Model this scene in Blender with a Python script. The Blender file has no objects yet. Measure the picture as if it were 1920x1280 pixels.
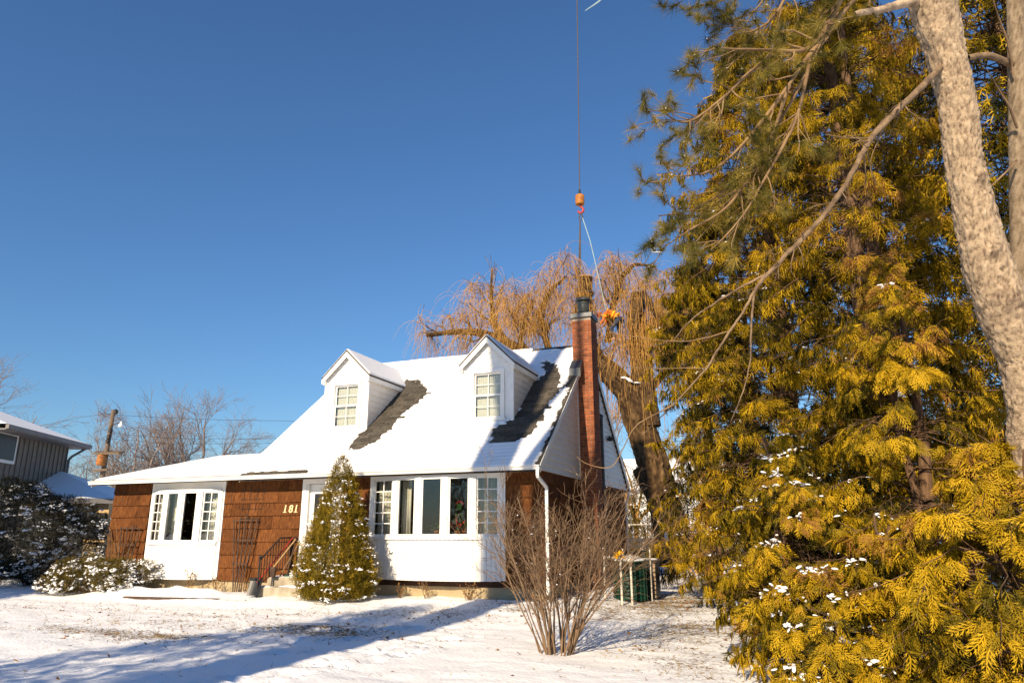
import bpy, bmesh, math, random
import numpy as np
from mathutils import Vector, Matrix

random.seed(7)
RNG = np.random.default_rng(7)
SC = bpy.context.scene
COL = SC.collection
rad = math.radians

# ------------------------------------------------------------------ camera
CAM_POS = np.array([4.7009, -14.3324, 1.5215])
YAW, PITCH, ROLL, FPX = 0.35891, 0.26357, -0.00394, 1309.29
def cam_axes():
    f = np.array([-math.sin(YAW)*math.cos(PITCH), math.cos(YAW)*math.cos(PITCH), math.sin(PITCH)])
    r = np.array([math.cos(YAW), math.sin(YAW), 0.0])
    u = np.cross(r, f)
    r2 = r*math.cos(ROLL) + u*math.sin(ROLL)
    u2 = u*math.cos(ROLL) - r*math.sin(ROLL)
    return f, r2, u2
CF, CR, CU = cam_axes()
cam = bpy.data.cameras.new('camera')
cam.sensor_width = 36.0
cam.lens = FPX/1920.0*36.0
cam.clip_start = 0.05
cam.clip_end = 6000
camo = bpy.data.objects.new('camera', cam)
COL.objects.link(camo)
camo.matrix_world = Matrix(((CR[0], CU[0], -CF[0], CAM_POS[0]), (CR[1], CU[1], -CF[1], CAM_POS[1]),
                            (CR[2], CU[2], -CF[2], CAM_POS[2]), (0, 0, 0, 1)))
SC.camera = camo

def ray(px, py):
    return CF + CR*(px-960)/FPX + CU*(640-py)/FPX
def at(px, py, t=None, y=None, z=None, x=None):
    """point of the place seen at photo pixel, at depth t or on a plane"""
    d = ray(px, py)
    if y is not None: t = (y-CAM_POS[1])/d[1]
    if z is not None: t = (z-CAM_POS[2])/d[2]
    if x is not None: t = (x-CAM_POS[0])/d[0]
    return CAM_POS + d*t

# ------------------------------------------------------------------ light
SUN_EL = rad(28.0)
SUN_D = np.array([0.09*math.cos(SUN_EL), 0.996*math.cos(SUN_EL), -math.sin(SUN_EL)])   # travel direction
w = bpy.data.worlds.new('World'); SC.world = w; w.use_nodes = True
nt = w.node_tree; nt.nodes.clear()
sky = nt.nodes.new('ShaderNodeTexSky'); sky.sky_type = 'NISHITA'; sky.sun_disc = False
sky.sun_elevation = SUN_EL; sky.sun_rotation = math.atan2(-SUN_D[0], -SUN_D[1])
sky.air_density = 1.38; sky.dust_density = 0.0; sky.ozone_density = 10.0; sky.altitude = 200
bgn = nt.nodes.new('ShaderNodeBackground'); bgn.inputs['Strength'].default_value = 0.081
won = nt.nodes.new('ShaderNodeOutputWorld')
nt.links.new(sky.outputs[0], bgn.inputs[0]); nt.links.new(bgn.outputs[0], won.inputs[0])
sl = bpy.data.lights.new('sun', 'SUN'); sl.energy = 5.0; sl.angle = rad(0.53); sl.color = (1.0, 0.81, 0.56)
so = bpy.data.objects.new('sun', sl); COL.objects.link(so)
so.rotation_euler = Vector(SUN_D).to_track_quat('-Z', 'Y').to_euler()
so.location = (-10, -40, 30)
SC.view_settings.view_transform = 'Standard'; SC.view_settings.look = 'None'
SC.view_settings.gamma = 1.0; SC.view_settings.exposure = 0.65
SC.view_settings.use_curve_mapping = False
SC.render.engine = 'CYCLES'
SC.cycles.max_bounces = 8; SC.cycles.transparent_max_bounces = 12

# ------------------------------------------------------------------ helpers
ORG = {}
def org(o):
    while o.parent is not None: o = o.parent
    return ORG.get(o.name, np.zeros(3))
def thing(name, label, cat, loc, group=None):
    o = bpy.data.objects.new(name, None); COL.objects.link(o)
    o.empty_display_size = 0.2
    o.location = Vector([float(v) for v in loc]); ORG[o.name] = np.array([float(v) for v in loc])
    o['label'] = label; o['category'] = cat
    if group: o['group'] = group
    return o
def tag(o, label=None, cat=None, group=None, kind=None):
    if label: o['label'] = label
    if cat: o['category'] = cat
    if group: o['group'] = group
    if kind: o['kind'] = kind
    return o
def link(name, me, mat, parent=None, smooth=False, loc=None):
    o = bpy.data.objects.new(name, me); COL.objects.link(o)
    if mat is not None and len(me.materials) == 0: me.materials.append(mat)
    if parent is not None: o.parent = parent
    if loc is not None: o.location = Vector([float(v) for v in loc])
    if smooth: me.polygons.foreach_set('use_smooth', np.ones(len(me.polygons), dtype=bool))
    return o
def fast_mesh(name, V, F, tint=None):
    """V (n,3), F (m,k) with k = 3 or 4"""
    V = np.asarray(V, dtype=np.float32); F = np.asarray(F, dtype=np.int32)
    me = bpy.data.meshes.new(name)
    me.vertices.add(len(V)); me.vertices.foreach_set('co', V.ravel())
    m, k = F.shape
    me.loops.add(m*k); me.loops.foreach_set('vertex_index', F.ravel())
    me.polygons.add(m); me.polygons.foreach_set('loop_start', np.arange(0, m*k, k, dtype=np.int32))
    try: me.polygons.foreach_set('loop_total', np.full(m, k, dtype=np.int32))
    except Exception: pass
    if tint is not None:
        a = me.attributes.new('tint', 'FLOAT', 'POINT'); a.data.foreach_set('value', np.asarray(tint, dtype=np.float32))
    me.update(calc_edges=True); me.validate()
    return me

class MB:
    """collects shapes into ONE mesh (world coordinates)"""
    def __init__(self): self.v = []; self.f = []
    def add(self, vs, fs):
        n = len(self.v); self.v += [tuple(float(c) for c in p) for p in vs]
        self.f += [tuple(i+n for i in f) for f in fs]; return self
    def obox(self, c, a, b, d):
        c, a, b, d = (np.array(q, float) for q in (c, a, b, d))
        vs = [c+sx*a+sy*b+sz*d for sz in (-1, 1) for sy in (-1, 1) for sx in (-1, 1)]
        fs = [(0, 2, 3, 1), (4, 5, 7, 6), (0, 1, 5, 4), (2, 6, 7, 3), (0, 4, 6, 2), (1, 3, 7, 5)]
        if np.dot(np.cross(a, b), d) < 0: fs = [f[::-1] for f in fs]
        return self.add(vs, fs)
    def box(self, x0, x1, y0, y1, z0, z1):
        return self.obox(((x0+x1)/2, (y0+y1)/2, (z0+z1)/2), ((x1-x0)/2, 0, 0), (0, (y1-y0)/2, 0), (0, 0, (z1-z0)/2))
    def bar(self, p, q, wdt, thk, up=(0, 0, 1)):
        p, q, up = np.array(p, float), np.array(q, float), np.array(up, float)
        d = q-p; L = np.linalg.norm(d); d = d/L
        s = np.cross(d, up)
        if np.linalg.norm(s) < 1e-4: s = np.cross(d, (0, 1, 0))
        s /= np.linalg.norm(s); n = np.cross(s, d)
        return self.obox((p+q)/2, d*L/2, s*wdt/2, n*thk/2)
    def prism(self, pts, vec):
        n = len(pts); pts = [np.array(p, float) for p in pts]; vec = np.array(vec, float)
        nrm = sum((np.cross(pts[i]-pts[0], pts[(i+1) % n]-pts[0]) for i in range(1, n-1)), np.zeros(3))
        if np.dot(nrm, vec) > 0: pts = pts[::-1]
        vs = pts+[p+vec for p in pts]
        fs = [tuple(range(n)), tuple(range(2*n-1, n-1, -1))]
        fs += [((i+1) % n, i, i+n, (i+1) % n+n) for i in range(n)]
        return self.add(vs, fs)
    def tube(self, pts, r, sides=8, cap=True):
        pts = [np.array(p, float) for p in pts]; n = len(pts)
        rr = [r]*n if np.isscalar(r) else list(r)
        base = len(self.v); ref = None; vs = []
        for i, p in enumerate(pts):
            d = pts[min(i+1, n-1)]-pts[max(i-1, 0)]; d = d/(np.linalg.norm(d)+1e-9)
            if ref is None:
                ref = np.cross(d, (0, 0, 1)) if abs(d[2]) < .95 else np.cross(d, (0, 1, 0))
            ref = ref-d*np.dot(ref, d); ref /= np.linalg.norm(ref); b = np.cross(d, ref)
            for k in range(sides):
                a = 2*math.pi*k/sides
                vs.append(p+rr[i]*(ref*math.cos(a)+b*math.sin(a)))
        fs = []
        for i in range(n-1):
            for k in range(sides):
                k2 = (k+1) % sides
                fs.append((i*sides+k, i*sides+k2, (i+1)*sides+k2, (i+1)*sides+k))
        if cap:
            fs.append(tuple(range(sides-1, -1, -1))); fs.append(tuple(range((n-1)*sides, n*sides)))
        return self.add(vs, fs)
    def lathe(self, c, prof, sides=16):
        pts = []; fs = []; n = len(prof)
        for r, z in prof:
            for k in range(sides):
                a = 2*math.pi*k/sides; pts.append((c[0]+r*math.cos(a), c[1]+r*math.sin(a), c[2]+z))
        for i in range(n-1):
            for k in range(sides):
                k2 = (k+1) % sides; fs.append((i*sides+k, i*sides+k2, (i+1)*sides+k2, (i+1)*sides+k))
        fs.append(tuple(range(sides-1, -1, -1))); fs.append(tuple(range((n-1)*sides, n*sides)))
        return self.add(pts, fs)
    def build(self, name, mat, parent=None, smooth=False, bevel=0):
        me = bpy.data.meshes.new(name)
        o0 = org(parent) if parent is not None else np.zeros(3)
        me.from_pydata([(p[0]-o0[0], p[1]-o0[1], p[2]-o0[2]) for p in self.v], [], self.f); me.update()
        o = link(name, me, mat, parent, smooth)
        if bevel:
            m = o.modifiers.new('bevel', 'BEVEL'); m.width = bevel; m.segments = 2; m.limit_method = 'ANGLE'
        return o
def box_thing(name, label, cat, mat, mb, group=None, smooth=False, bevel=0):
    o = mb.build(name, mat, None, smooth, bevel); return tag(o, label, cat, group)

# --- numpy noise
def _hash(ix, iy, s):
    h = (ix*374761393+iy*668265263+s*1442695041) & 0xffffffff
    h = ((h ^ (h >> 13))*1274126177) & 0xffffffff
    return ((h ^ (h >> 16)) & 0xffffff)/float(0xffffff)
def vnoise(x, y, s=0):
    x = np.asarray(x, float); y = np.asarray(y, float)
    ix = np.floor(x).astype(np.int64); iy = np.floor(y).astype(np.int64)
    fx = x-ix; fy = y-iy; fx = fx*fx*(3-2*fx); fy = fy*fy*(3-2*fy)
    a = _hash(ix, iy, s); b = _hash(ix+1, iy, s); c = _hash(ix, iy+1, s); d = _hash(ix+1, iy+1, s)
    return (a*(1-fx)+b*fx)*(1-fy)+(c*(1-fx)+d*fx)*fy
def fbm(x, y, oct=4, s=0, g=.5):
    t = 0; a = 1; n = 0
    for i in range(oct):
        t = t+a*vnoise(x*2**i, y*2**i, s+i*17); n += a; a *= g
    return t/n
def smooth(a, b, x):
    t = np.clip((x-a)/(b-a), 0, 1); return t*t*(3-2*t)
def inpoly(x, y, poly):
    x = np.asarray(x); y = np.asarray(y); r = np.zeros(x.shape, bool); n = len(poly)
    for i in range(n):
        (x1, y1), (x2, y2) = poly[i], poly[(i+1) % n]
        if y1 == y2: continue
        c = ((y1 > y) != (y2 > y)) & (x < (x2-x1)*(y-y1)/(y2-y1)+x1); r ^= c
    return r

# --- vectorised tubes and instancing
def norm(a): return a/(np.linalg.norm(a, axis=-1, keepdims=True)+1e-9)
def tubes(P, R, sides=4):
    """P (N,M,3), R (N,M) -> V,F(quads)"""
    N, M, _ = P.shape
    T = np.empty_like(P); T[:, 1:-1] = P[:, 2:]-P[:, :-2]; T[:, 0] = P[:, 1]-P[:, 0]; T[:, -1] = P[:, -1]-P[:, -2]
    T = norm(T)
    mean = norm(P[:, -1]-P[:, 0])
    ref = np.where(np.abs(mean[:, 2:3]) < .9, np.array([[0, 0, 1.]]), np.array([[1., 0, 0]]))
    A = norm(np.cross(T, ref[:, None, :])); B = np.cross(T, A)
    ang = np.arange(sides)*2*math.pi/sides
    V = P[:, :, None, :]+R[:, :, None, None]*(A[:, :, None, :]*np.cos(ang)[None, None, :, None]+B[:, :, None, :]*np.sin(ang)[None, None, :, None])
    V = V.reshape(-1, 3)
    n = np.arange(N)[:, None, None]*M*sides; i = np.arange(M-1)[None, :, None]*sides; k = np.arange(sides)[None, None, :]; k2 = (k+1) % sides
    F = np.stack([n+i+k, n+i+k2, n+i+sides+k2, n+i+sides+k], -1).reshape(-1, 4)
    return V, F
def cat_vf(lst):
    V = []; F = []; n = 0
    for v, f in lst: V.append(v); F.append(f+n); n += len(v)
    return np.concatenate(V), np.concatenate(F)
def spawn(P, R, n, u0, u1, a0, a1, length, rr, M, wander, trop, tip=.3, rng=RNG, shrink=.4):
    N, Mp, _ = P.shape
    idx = np.repeat(np.arange(N), n); K = len(idx)
    u = rng.uniform(u0, u1, K); f = np.minimum(u*(Mp-1), Mp-1.001); i = f.astype(int); fr = (f-i)[:, None]
    pos = P[idx, i]*(1-fr)+P[idx, i+1]*fr
    d = norm(P[idx, i+1]-P[idx, i])
    r0 = (R[idx, i]*(1-fr[:, 0])+R[idx, i+1]*fr[:, 0])*rr
    q = norm(np.cross(d, rng.normal(size=(K, 3)))); a = rng.uniform(a0, a1, K)[:, None]
    dr = norm(d*np.cos(a)+q*np.sin(a))
    L = np.broadcast_to(np.asarray(length, float), (K,))*(1-shrink*u)*rng.uniform(.65, 1.25, K)
    out = np.empty((K, M, 3)); out[:, 0] = pos
    for m in range(1, M):
        dr = norm(dr+wander*rng.normal(size=(K, 3))+np.asarray(trop)[None, :])
        out[:, m] = out[:, m-1]+dr*(L/(M-1))[:, None]
    Rr = r0[:, None]*np.linspace(1, tip, M)[None, :]
    return out, Rr
def frames(xd, nrm):
    x = norm(xd); y = norm(np.cross(nrm, x)); z = np.cross(x, y)
    return np.stack([x, y, z], -1)       # columns
def instance(tv, tf, Mx, pos, tint=None):
    N = len(pos); n = len(tv)
    V = np.einsum('nij,kj->nki', Mx, tv)+pos[:, None, :]
    F = tf[None]+(np.arange(N)*n)[:, None, None]
    tt = None if tint is None else np.repeat(tint, n)
    return V.reshape(-1, 3), F.reshape(-1, tf.shape[1]), tt
def vf_obj(name, V, F, mat, parent=None, smooth=False, tint=None):
    o0 = org(parent) if parent is not None else np.zeros(3)
    me = fast_mesh(name, V-o0, F, tint)
    return link(name, me, mat, parent, smooth)

# ------------------------------------------------------------------ materials
def newmat(name):
    m = bpy.data.materials.new(name); m.use_nodes = True
    n = m.node_tree; b = n.nodes['Principled BSDF']; return m, n, b
def N(n, t, **k):
    x = n.nodes.new(t)
    for a, v in k.items(): setattr(x, a, v)
    return x
def mat(name, c1, c2=None, scale=8.0, rough=.7, bump=0.0, bscale=None, stretch=(1, 1, 1), coords='Object', metal=0, detail=5, rand=0.0, island=False, spec=.3, lo=.35, hi=.65):
    m, n, b = newmat(name); L = n.links.new
    b.inputs['Roughness'].default_value = rough; b.inputs['Metallic'].default_value = metal
    b.inputs['Specular IOR Level'].default_value = spec
    tc = N(n, 'ShaderNodeTexCoord'); mp = N(n, 'ShaderNodeMapping'); mp.inputs['Scale'].default_value = stretch
    if coords == 'World':
        g = N(n, 'ShaderNodeNewGeometry'); L(g.outputs['Position'], mp.inputs[0])
    else: L(tc.outputs[coords], mp.inputs[0])
    nz = N(n, 'ShaderNodeTexNoise'); nz.inputs['Scale'].default_value = scale; nz.inputs['Detail'].default_value = detail
    L(mp.outputs[0], nz.inputs[0])
    col = None
    if c2 is None: c2 = tuple(v*.8 for v in c1)
    rp = N(n, 'ShaderNodeValToRGB'); rp.color_ramp.elements[0].position = lo; rp.color_ramp.elements[1].position = hi
    rp.color_ramp.elements[0].color = (*c2, 1); rp.color_ramp.elements[1].color = (*c1, 1)
    L(nz.outputs[0], rp.inputs[0]); col = rp.outputs[0]
    if rand:
        hsv = N(n, 'ShaderNodeHueSaturation')
        if island:
            g2 = N(n, 'ShaderNodeNewGeometry'); src = g2.outputs['Random Per Island']
        else:
            oi = N(n, 'ShaderNodeObjectInfo'); src = oi.outputs['Random']
        mr = N(n, 'ShaderNodeMapRange'); mr.inputs['To Min'].default_value = 1-rand; mr.inputs['To Max'].default_value = 1+rand
        L(src, mr.inputs[0]); L(mr.outputs[0], hsv.inputs['Value']); L(col, hsv.inputs['Color']); col = hsv.outputs[0]
    L(col, b.inputs['Base Color'])
    if bump:
        n2 = N(n, 'ShaderNodeTexNoise'); n2.inputs['Scale'].default_value = bscale or scale*3; n2.inputs['Detail'].default_value = 6
        L(mp.outputs[0], n2.inputs[0])
        bp = N(n, 'ShaderNodeBump'); bp.inputs['Strength'].default_value = bump; bp.inputs['Distance'].default_value = .02
        L(n2.outputs[0], bp.inputs['Height']); L(bp.outputs[0], b.inputs['Normal'])
    return m
def leafmat(name, stops, rough=.55, trans=.25, noise_scale=1.6):
    """colour by per-leaf tint attribute; part of the light passes through"""
    m, n, b = newmat(name); L = n.links.new
    at_ = N(n, 'ShaderNodeAttribute'); at_.attribute_name = 'tint'
    g = N(n, 'ShaderNodeNewGeometry'); nz = N(n, 'ShaderNodeTexNoise'); nz.inputs['Scale'].default_value = noise_scale
    L(g.outputs['Position'], nz.inputs[0])
    ad = N(n, 'ShaderNodeMath', operation='ADD'); ml = N(n, 'ShaderNodeMath', operation='MULTIPLY_ADD')
    ml.inputs[1].default_value = .9; ml.inputs[2].default_value = -.45; L(nz.outputs[0], ml.inputs[0])
    L(at_.outputs['Fac'], ad.inputs[0]); L(ml.outputs[0], ad.inputs[1])
    rp = N(n, 'ShaderNodeValToRGB'); e = rp.color_ramp.elements
    e[0].position = stops[0][0]; e[0].color = (*stops[0][1], 1); e[1].position = stops[-1][0]; e[1].color = (*stops[-1][1], 1)
    for p, c in stops[1:-1]:
        k = e.new(p); k.color = (*c, 1)
    L(ad.outputs[0], rp.inputs[0]); L(rp.outputs[0], b.inputs['Base Color'])
    b.inputs['Roughness'].default_value = rough; b.inputs['Specular IOR Level'].default_value = .10
    tr = N(n, 'ShaderNodeBsdfTranslucent'); L(rp.outputs[0], tr.inputs[0])
    mx = N(n, 'ShaderNodeMixShader'); mx.inputs[0].default_value = trans
    out = n.nodes['Material Output']; L(b.outputs[0], mx.inputs[1]); L(tr.outputs[0], mx.inputs[2]); L(mx.outputs[0], out.inputs[0])
    return m
def snowmat(name, bscale=30, bump=.25):
    m, n, b = newmat(name); L = n.links.new
    b.inputs['Base Color'].default_value = (.82, .83, .85, 1); b.inputs['Roughness'].default_value = .6
    b.inputs['Specular IOR Level'].default_value = .2
    g = N(n, 'ShaderNodeNewGeometry'); nz = N(n, 'ShaderNodeTexNoise'); nz.inputs['Scale'].default_value = bscale; nz.inputs['Detail'].default_value = 6
    L(g.outputs['Position'], nz.inputs[0]); bp = N(n, 'ShaderNodeBump'); bp.inputs['Strength'].default_value = bump; bp.inputs['Distance'].default_value = .02
    L(nz.outputs[0], bp.inputs['Height']); L(bp.outputs[0], b.inputs['Normal'])
    return m
M = {}
M['snow'] = snowmat('snow')
M['snow_roof'] = snowmat('snow_roof', 14, .12)
M['white_paint'] = mat('white_paint', (.80, .79, .76), (.74, .73, .70), 3, .45, .03, 60, spec=.4)
M['vinyl'] = mat('vinyl', (.76, .72, .66), (.70, .66, .60), 4, .4, .02, 40, coords='World')
M['gutter'] = mat('gutter', (.78, .77, .74), (.70, .69, .66), 2, .35, 0)
M['wood_shingle'] = mat('wood_shingle', (.172, .066, .021), (.070, .025, .009), 5, .85, .5, 30, (12, 12, .8), 'World', rand=.24, spec=.08)
M['brown_wall'] = mat('brown_wall', (.06, .026, .014), (.04, .017, .01), 5, .8)
M['asphalt'] = mat('asphalt_shingle', (.105, .090, .070), (.045, .040, .034), 26, .9, .6, 120, rand=.35, coords='World')
M['deck'] = mat('roof_deck', (.05, .045, .04), (.025, .023, .021), 20, .9, .5, 90, coords='World')
M['brick'] = mat('brick', (.31, .098, .036), (.19, .055, .022), 9, .85, .4, 60, rand=.28, coords='World')
M['brick_joined'] = mat('brick_joined', (.31, .098, .036), (.19, .055, .022), 9, .85, .4, 60, rand=.28, island=True, coords='World')
M['mortar'] = mat('mortar', (.34, .27, .21), (.26, .2, .16), 20, .9, .3)
M['concrete'] = mat('concrete', (.44, .35, .21), (.30, .23, .14), 2.2, .9, .25, 25, coords='World', lo=.3, hi=.7)
M['step_concrete'] = mat('step_concrete', (.42, .37, .28), (.27, .23, .17), 4, .9, .3, 30, coords='World')
M['lead'] = mat('lead', (.11, .115, .125), (.07, .075, .08), 5, .45, .1, metal=.5)
M['flue'] = mat('flue', (.10, .11, .10), (.05, .055, .055), 5, .5, .05, metal=.4)
M['interior'] = mat('interior', (.26, .235, .21), (.21, .19, .17), 2, .9)
M['curtain'] = mat('curtain', (.74, .70, .62), (.62, .58, .50), 6, .9)
M['blind'] = mat('blind', (.80, .76, .66), (.72, .68, .58), 3, .8, stretch=(30, 30, .3), coords='World')
M['iron'] = mat('iron', (.030, .026, .024), (.016, .014, .013), 10, .5, .1)
M['trellis'] = mat('trellis_wood', (.085, .052, .036), (.05, .03, .022), 12, .85, .3)
M['green_mat'] = mat('green_mat', (.02, .16, .09), (.012, .11, .06), 40, .95, .5, 200)
M['red'] = mat('red_paint', (.40, .035, .028), (.30, .022, .02), 5, .4)
M['pale_wood'] = mat('pale_wood', (.50, .34, .17), (.40, .26, .12), 5, .6, stretch=(6, 6, 1))
M['dark_plastic'] = mat('dark_plastic', (.02, .021, .024), (.014, .015, .017), 5, .4)
M['gold'] = mat('gold_number', (.74, .60, .34), (.66, .52, .28), 5, .35)
M['pole_wood'] = mat('pole_wood', (.20, .145, .10), (.10, .075, .055), 6, .9, .4, 20, (8, 8, 1))
M['grey_siding'] = mat('grey_siding', (.20, .18, .15), (.16, .14, .118), 4, .7, .1)
M['grey_trim'] = mat('grey_trim', (.22, .21, .21), (.18, .17, .17), 4, .6)
M['wire'] = mat('wire', (.05, .05, .055), (.04, .04, .04), 4, .6)
M['bark'] = mat('bark', (.21, .125, .058), (.045, .026, .014), 2.6, .95, 1.0, 7, (4, 4, .5), 'World', detail=8)
M['pine_bark'] = mat('pine_bark', (.46, .345, .235), (.20, .14, .095), 7, .95, .8, 26, (1.3, 1.3, .8), 'World', detail=8, lo=.33, hi=.56)
M['twig'] = mat('twig', (.27, .175, .085), (.15, .09, .045), 6, .85)
M['old_branch'] = mat('old_branch', (.25, .17, .10), (.10, .065, .04), 9, .9, .8, 40, (1, 1, 1), 'World', detail=8)
M['cedar_wood'] = mat('cedar_wood', (.17, .10, .055), (.075, .042, .023), 8, .9, .5, 30, (4, 4, 1), 'World')
M['grey_twig'] = mat('grey_twig', (.24, .155, .09), (.10, .062, .036), 5, .85, coords='World')
M['willow_twig'] = mat('willow_twig', (.60, .34, .08), (.40, .20, .05), 2.5, .7, coords='World')
M['far_twig'] = mat('far_twig', (.27, .215, .19), (.16, .125, .11), 2, .9)
M['cut_wood'] = mat('cut_wood', (.60, .40, .17), (.48, .30, .12), 6, .8)
M['orange'] = mat('orange_fabric', (.62, .15, .015), (.48, .10, .01), 9, .8)
M['yellow'] = mat('yellow_fabric', (.80, .42, .01), (.7, .35, .01), 9, .8)
M['skin'] = mat('skin', (.50, .29, .2), (.45, .25, .17), 9, .6)
M['denim'] = mat('dark_trousers', (.05, .055, .075), (.03, .034, .05), 9, .9)
M['helmet'] = mat('helmet', (.22, .02, .02), (.18, .015, .015), 4, .4)
M['weight'] = mat('weight_paint', (.42, .17, .03), (.26, .09, .02), 6, .6, .2)
M['rope'] = mat('rope', (.10, .085, .09), (.05, .045, .05), 30, .8)
M['rope_blue'] = mat('rope_blue', (.34, .44, .44), (.25, .35, .36), 30, .8)
M['green_plastic'] = mat('green_plastic', (.008, .050, .030), (.005, .032, .02), 10, .5, .1)
M['pipe'] = mat('pipe', (.62, .58, .50), (.45, .40, .33), 8, .5)
M['slat_wood'] = mat('slat_wood', (.46, .34, .22), (.32, .23, .15), 6, .8)
M['paper'] = mat('paper', (.75, .70, .55), (.70, .65, .5), 5, .9)
M['terracotta'] = mat('terracotta', (.45, .16, .06), (.36, .12, .05), 6, .8)
M['dead_leaf'] = leafmat('dead_leaf', [(0, (.12, .045, .015)), (.5, (.26, .12, .035)), (1, (.42, .25, .07))], .8, .15)
M['dry_grass'] = leafmat('dry_grass', [(0, (.10, .06, .02)), (.5, (.24, .15, .045)), (1, (.36, .27, .09))], .8, .15)
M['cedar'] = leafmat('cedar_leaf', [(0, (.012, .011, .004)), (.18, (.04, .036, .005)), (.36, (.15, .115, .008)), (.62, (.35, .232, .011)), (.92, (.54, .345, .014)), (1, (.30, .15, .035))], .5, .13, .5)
M['cedar_far'] = leafmat('cedar_far_leaf', [(0, (.035, .036, .007)), (.5, (.11, .085, .012)), (1, (.20, .13, .018))], .6, .22, .6)
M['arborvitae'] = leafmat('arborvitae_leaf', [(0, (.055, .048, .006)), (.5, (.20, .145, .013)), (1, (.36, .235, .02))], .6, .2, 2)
M['yew'] = leafmat('yew_leaf', [(0, (.006, .008, .006)), (.5, (.013, .017, .010)), (1, (.06, .045, .013))], .5, .1, 2)
M['juniper'] = leafmat('juniper_leaf', [(0, (.05, .045, .01)), (.5, (.13, .10, .02)), (1, (.22, .15, .04))], .6, .2, 2)
M['pine'] = leafmat('pine_needle', [(0, (.055, .055, .012)), (.5, (.16, .135, .025)), (1, (.32, .235, .05))], .45, .15, 1)
M['green_leaf'] = leafmat('houseplant_leaf', [(0, (.02, .07, .01)), (1, (.10, .2, .03))], .5, .3)
M['red_leaf'] = leafmat('red_leaf', [(0, (.4, .02, .03)), (1, (.6, .05, .06))], .5, .3)
def glassmat():
    m, n, b = newmat('window_glass'); L = n.links.new; n.nodes.remove(b)
    tr = N(n, 'ShaderNodeBsdfTransparent'); tr.inputs[0].default_value = (.86, .88, .87, 1)
    gl = N(n, 'ShaderNodeBsdfGlossy'); gl.inputs['Roughness'].default_value = .015
    lw = N(n, 'ShaderNodeLayerWeight'); lw.inputs[0].default_value = .5; pw = N(n, 'ShaderNodeMath', operation='POWER'); pw.inputs[1].default_value = 3.5; L(lw.outputs['Facing'], pw.inputs[0])
    fr = N(n, 'ShaderNodeMath', operation='MULTIPLY_ADD'); fr.inputs[1].default_value = .8; fr.inputs[2].default_value = .06; L(pw.outputs[0], fr.inputs[0])
    mx = N(n, 'ShaderNodeMixShader'); L(fr.outputs[0], mx.inputs[0]); L(tr.outputs[0], mx.inputs[1]); L(gl.outputs[0], mx.inputs[2])
    L(mx.outputs[0], n.nodes['Material Output'].inputs[0]); return m
M['glass'] = glassmat()

def crackmat(name, stops, scale, bump):
    """bark: colour follows the depth of the fissures, stored per vertex"""
    m, n, b = newmat(name); L = n.links.new
    a = N(n, 'ShaderNodeAttribute'); a.attribute_name = 'tint'; g = N(n, 'ShaderNodeNewGeometry')
    nz = N(n, 'ShaderNodeTexNoise'); nz.inputs['Scale'].default_value = scale; nz.inputs['Detail'].default_value = 8; nz.inputs['Roughness'].default_value = .7; L(g.outputs['Position'], nz.inputs[0])
    ml = N(n, 'ShaderNodeMath', operation='MULTIPLY_ADD'); ml.inputs[1].default_value = 1.1; ml.inputs[2].default_value = -.55; L(nz.outputs[0], ml.inputs[0])
    ad = N(n, 'ShaderNodeMath', operation='ADD'); L(a.outputs['Fac'], ad.inputs[0]); L(ml.outputs[0], ad.inputs[1])
    rp = N(n, 'ShaderNodeValToRGB'); e = rp.color_ramp.elements; e[0].position = stops[0][0]; e[0].color = (*stops[0][1], 1); e[1].position = stops[-1][0]; e[1].color = (*stops[-1][1], 1)
    for p, c in stops[1:-1]: k = e.new(p); k.color = (*c, 1)
    L(ad.outputs[0], rp.inputs[0]); L(rp.outputs[0], b.inputs['Base Color']); b.inputs['Roughness'].default_value = .95; b.inputs['Specular IOR Level'].default_value = .15
    bp = N(n, 'ShaderNodeBump'); bp.inputs['Strength'].default_value = bump; bp.inputs['Distance'].default_value = .03; L(nz.outputs[0], bp.inputs['Height']); L(bp.outputs[0], b.inputs['Normal'])
    return m
M['pine_plate'] = crackmat('pine_plate_bark', [(0, (.09, .06, .04)), (.3, (.22, .16, .11)), (.55, (.38, .285, .19)), (1, (.52, .41, .29))], 16, .9)
M['maple_bark'] = crackmat('maple_bark', [(0, (.08, .06, .04)), (.35, (.17, .125, .08)), (.7, (.28, .215, .145)), (1, (.36, .29, .2))], 9, .8)
M['furrow'] = crackmat('furrowed_bark', [(0, (.012, .007, .004)), (.4, (.045, .026, .012)), (.75, (.12, .072, .032)), (1, (.22, .14, .065))], 6, 1.0)
# ------------------------------------------------------------------ ground
BARE = [(-4.6, -5.6, 1.7, .45, .8), (-6.4, -5.4, 1.6, .5, .5), (-5.0, -4.4, 2.6, .5, .4), (-2.4, -4.2, 1.8, .8, .65), (-1.5, -2.2, 1.4, .8, .5), (0, -1.2, 1.2, .9, .5),
        (2.2, 1.5, 1.3, 3.0, .75), (3.2, -2.6, 1.0, 2.2, .55), (1.6, -.6, 1.2, 1.2, .6), (2.6, 6, 1.6, 4, .55), (-3.4, -2.6, 2.5, .5, .35), (3.6, -5.2, .7, 1.2, .45),
        (-8.5, -3.2, 3, .5, .2), (-5.5, -3.3, 2, .35, .3)]
def bare(x, y):
    b = np.zeros(np.shape(x))
    for cx, cy, rx, ry, a in BARE:
        b = np.maximum(b, a*np.exp(-((x-cx)/rx)**2-((y-cy)/ry)**2))
    return b*(.35+1.1*fbm(x*2.1, y*4.0, 3, 5))
FOOT = []
_r = random.Random(3)
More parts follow.
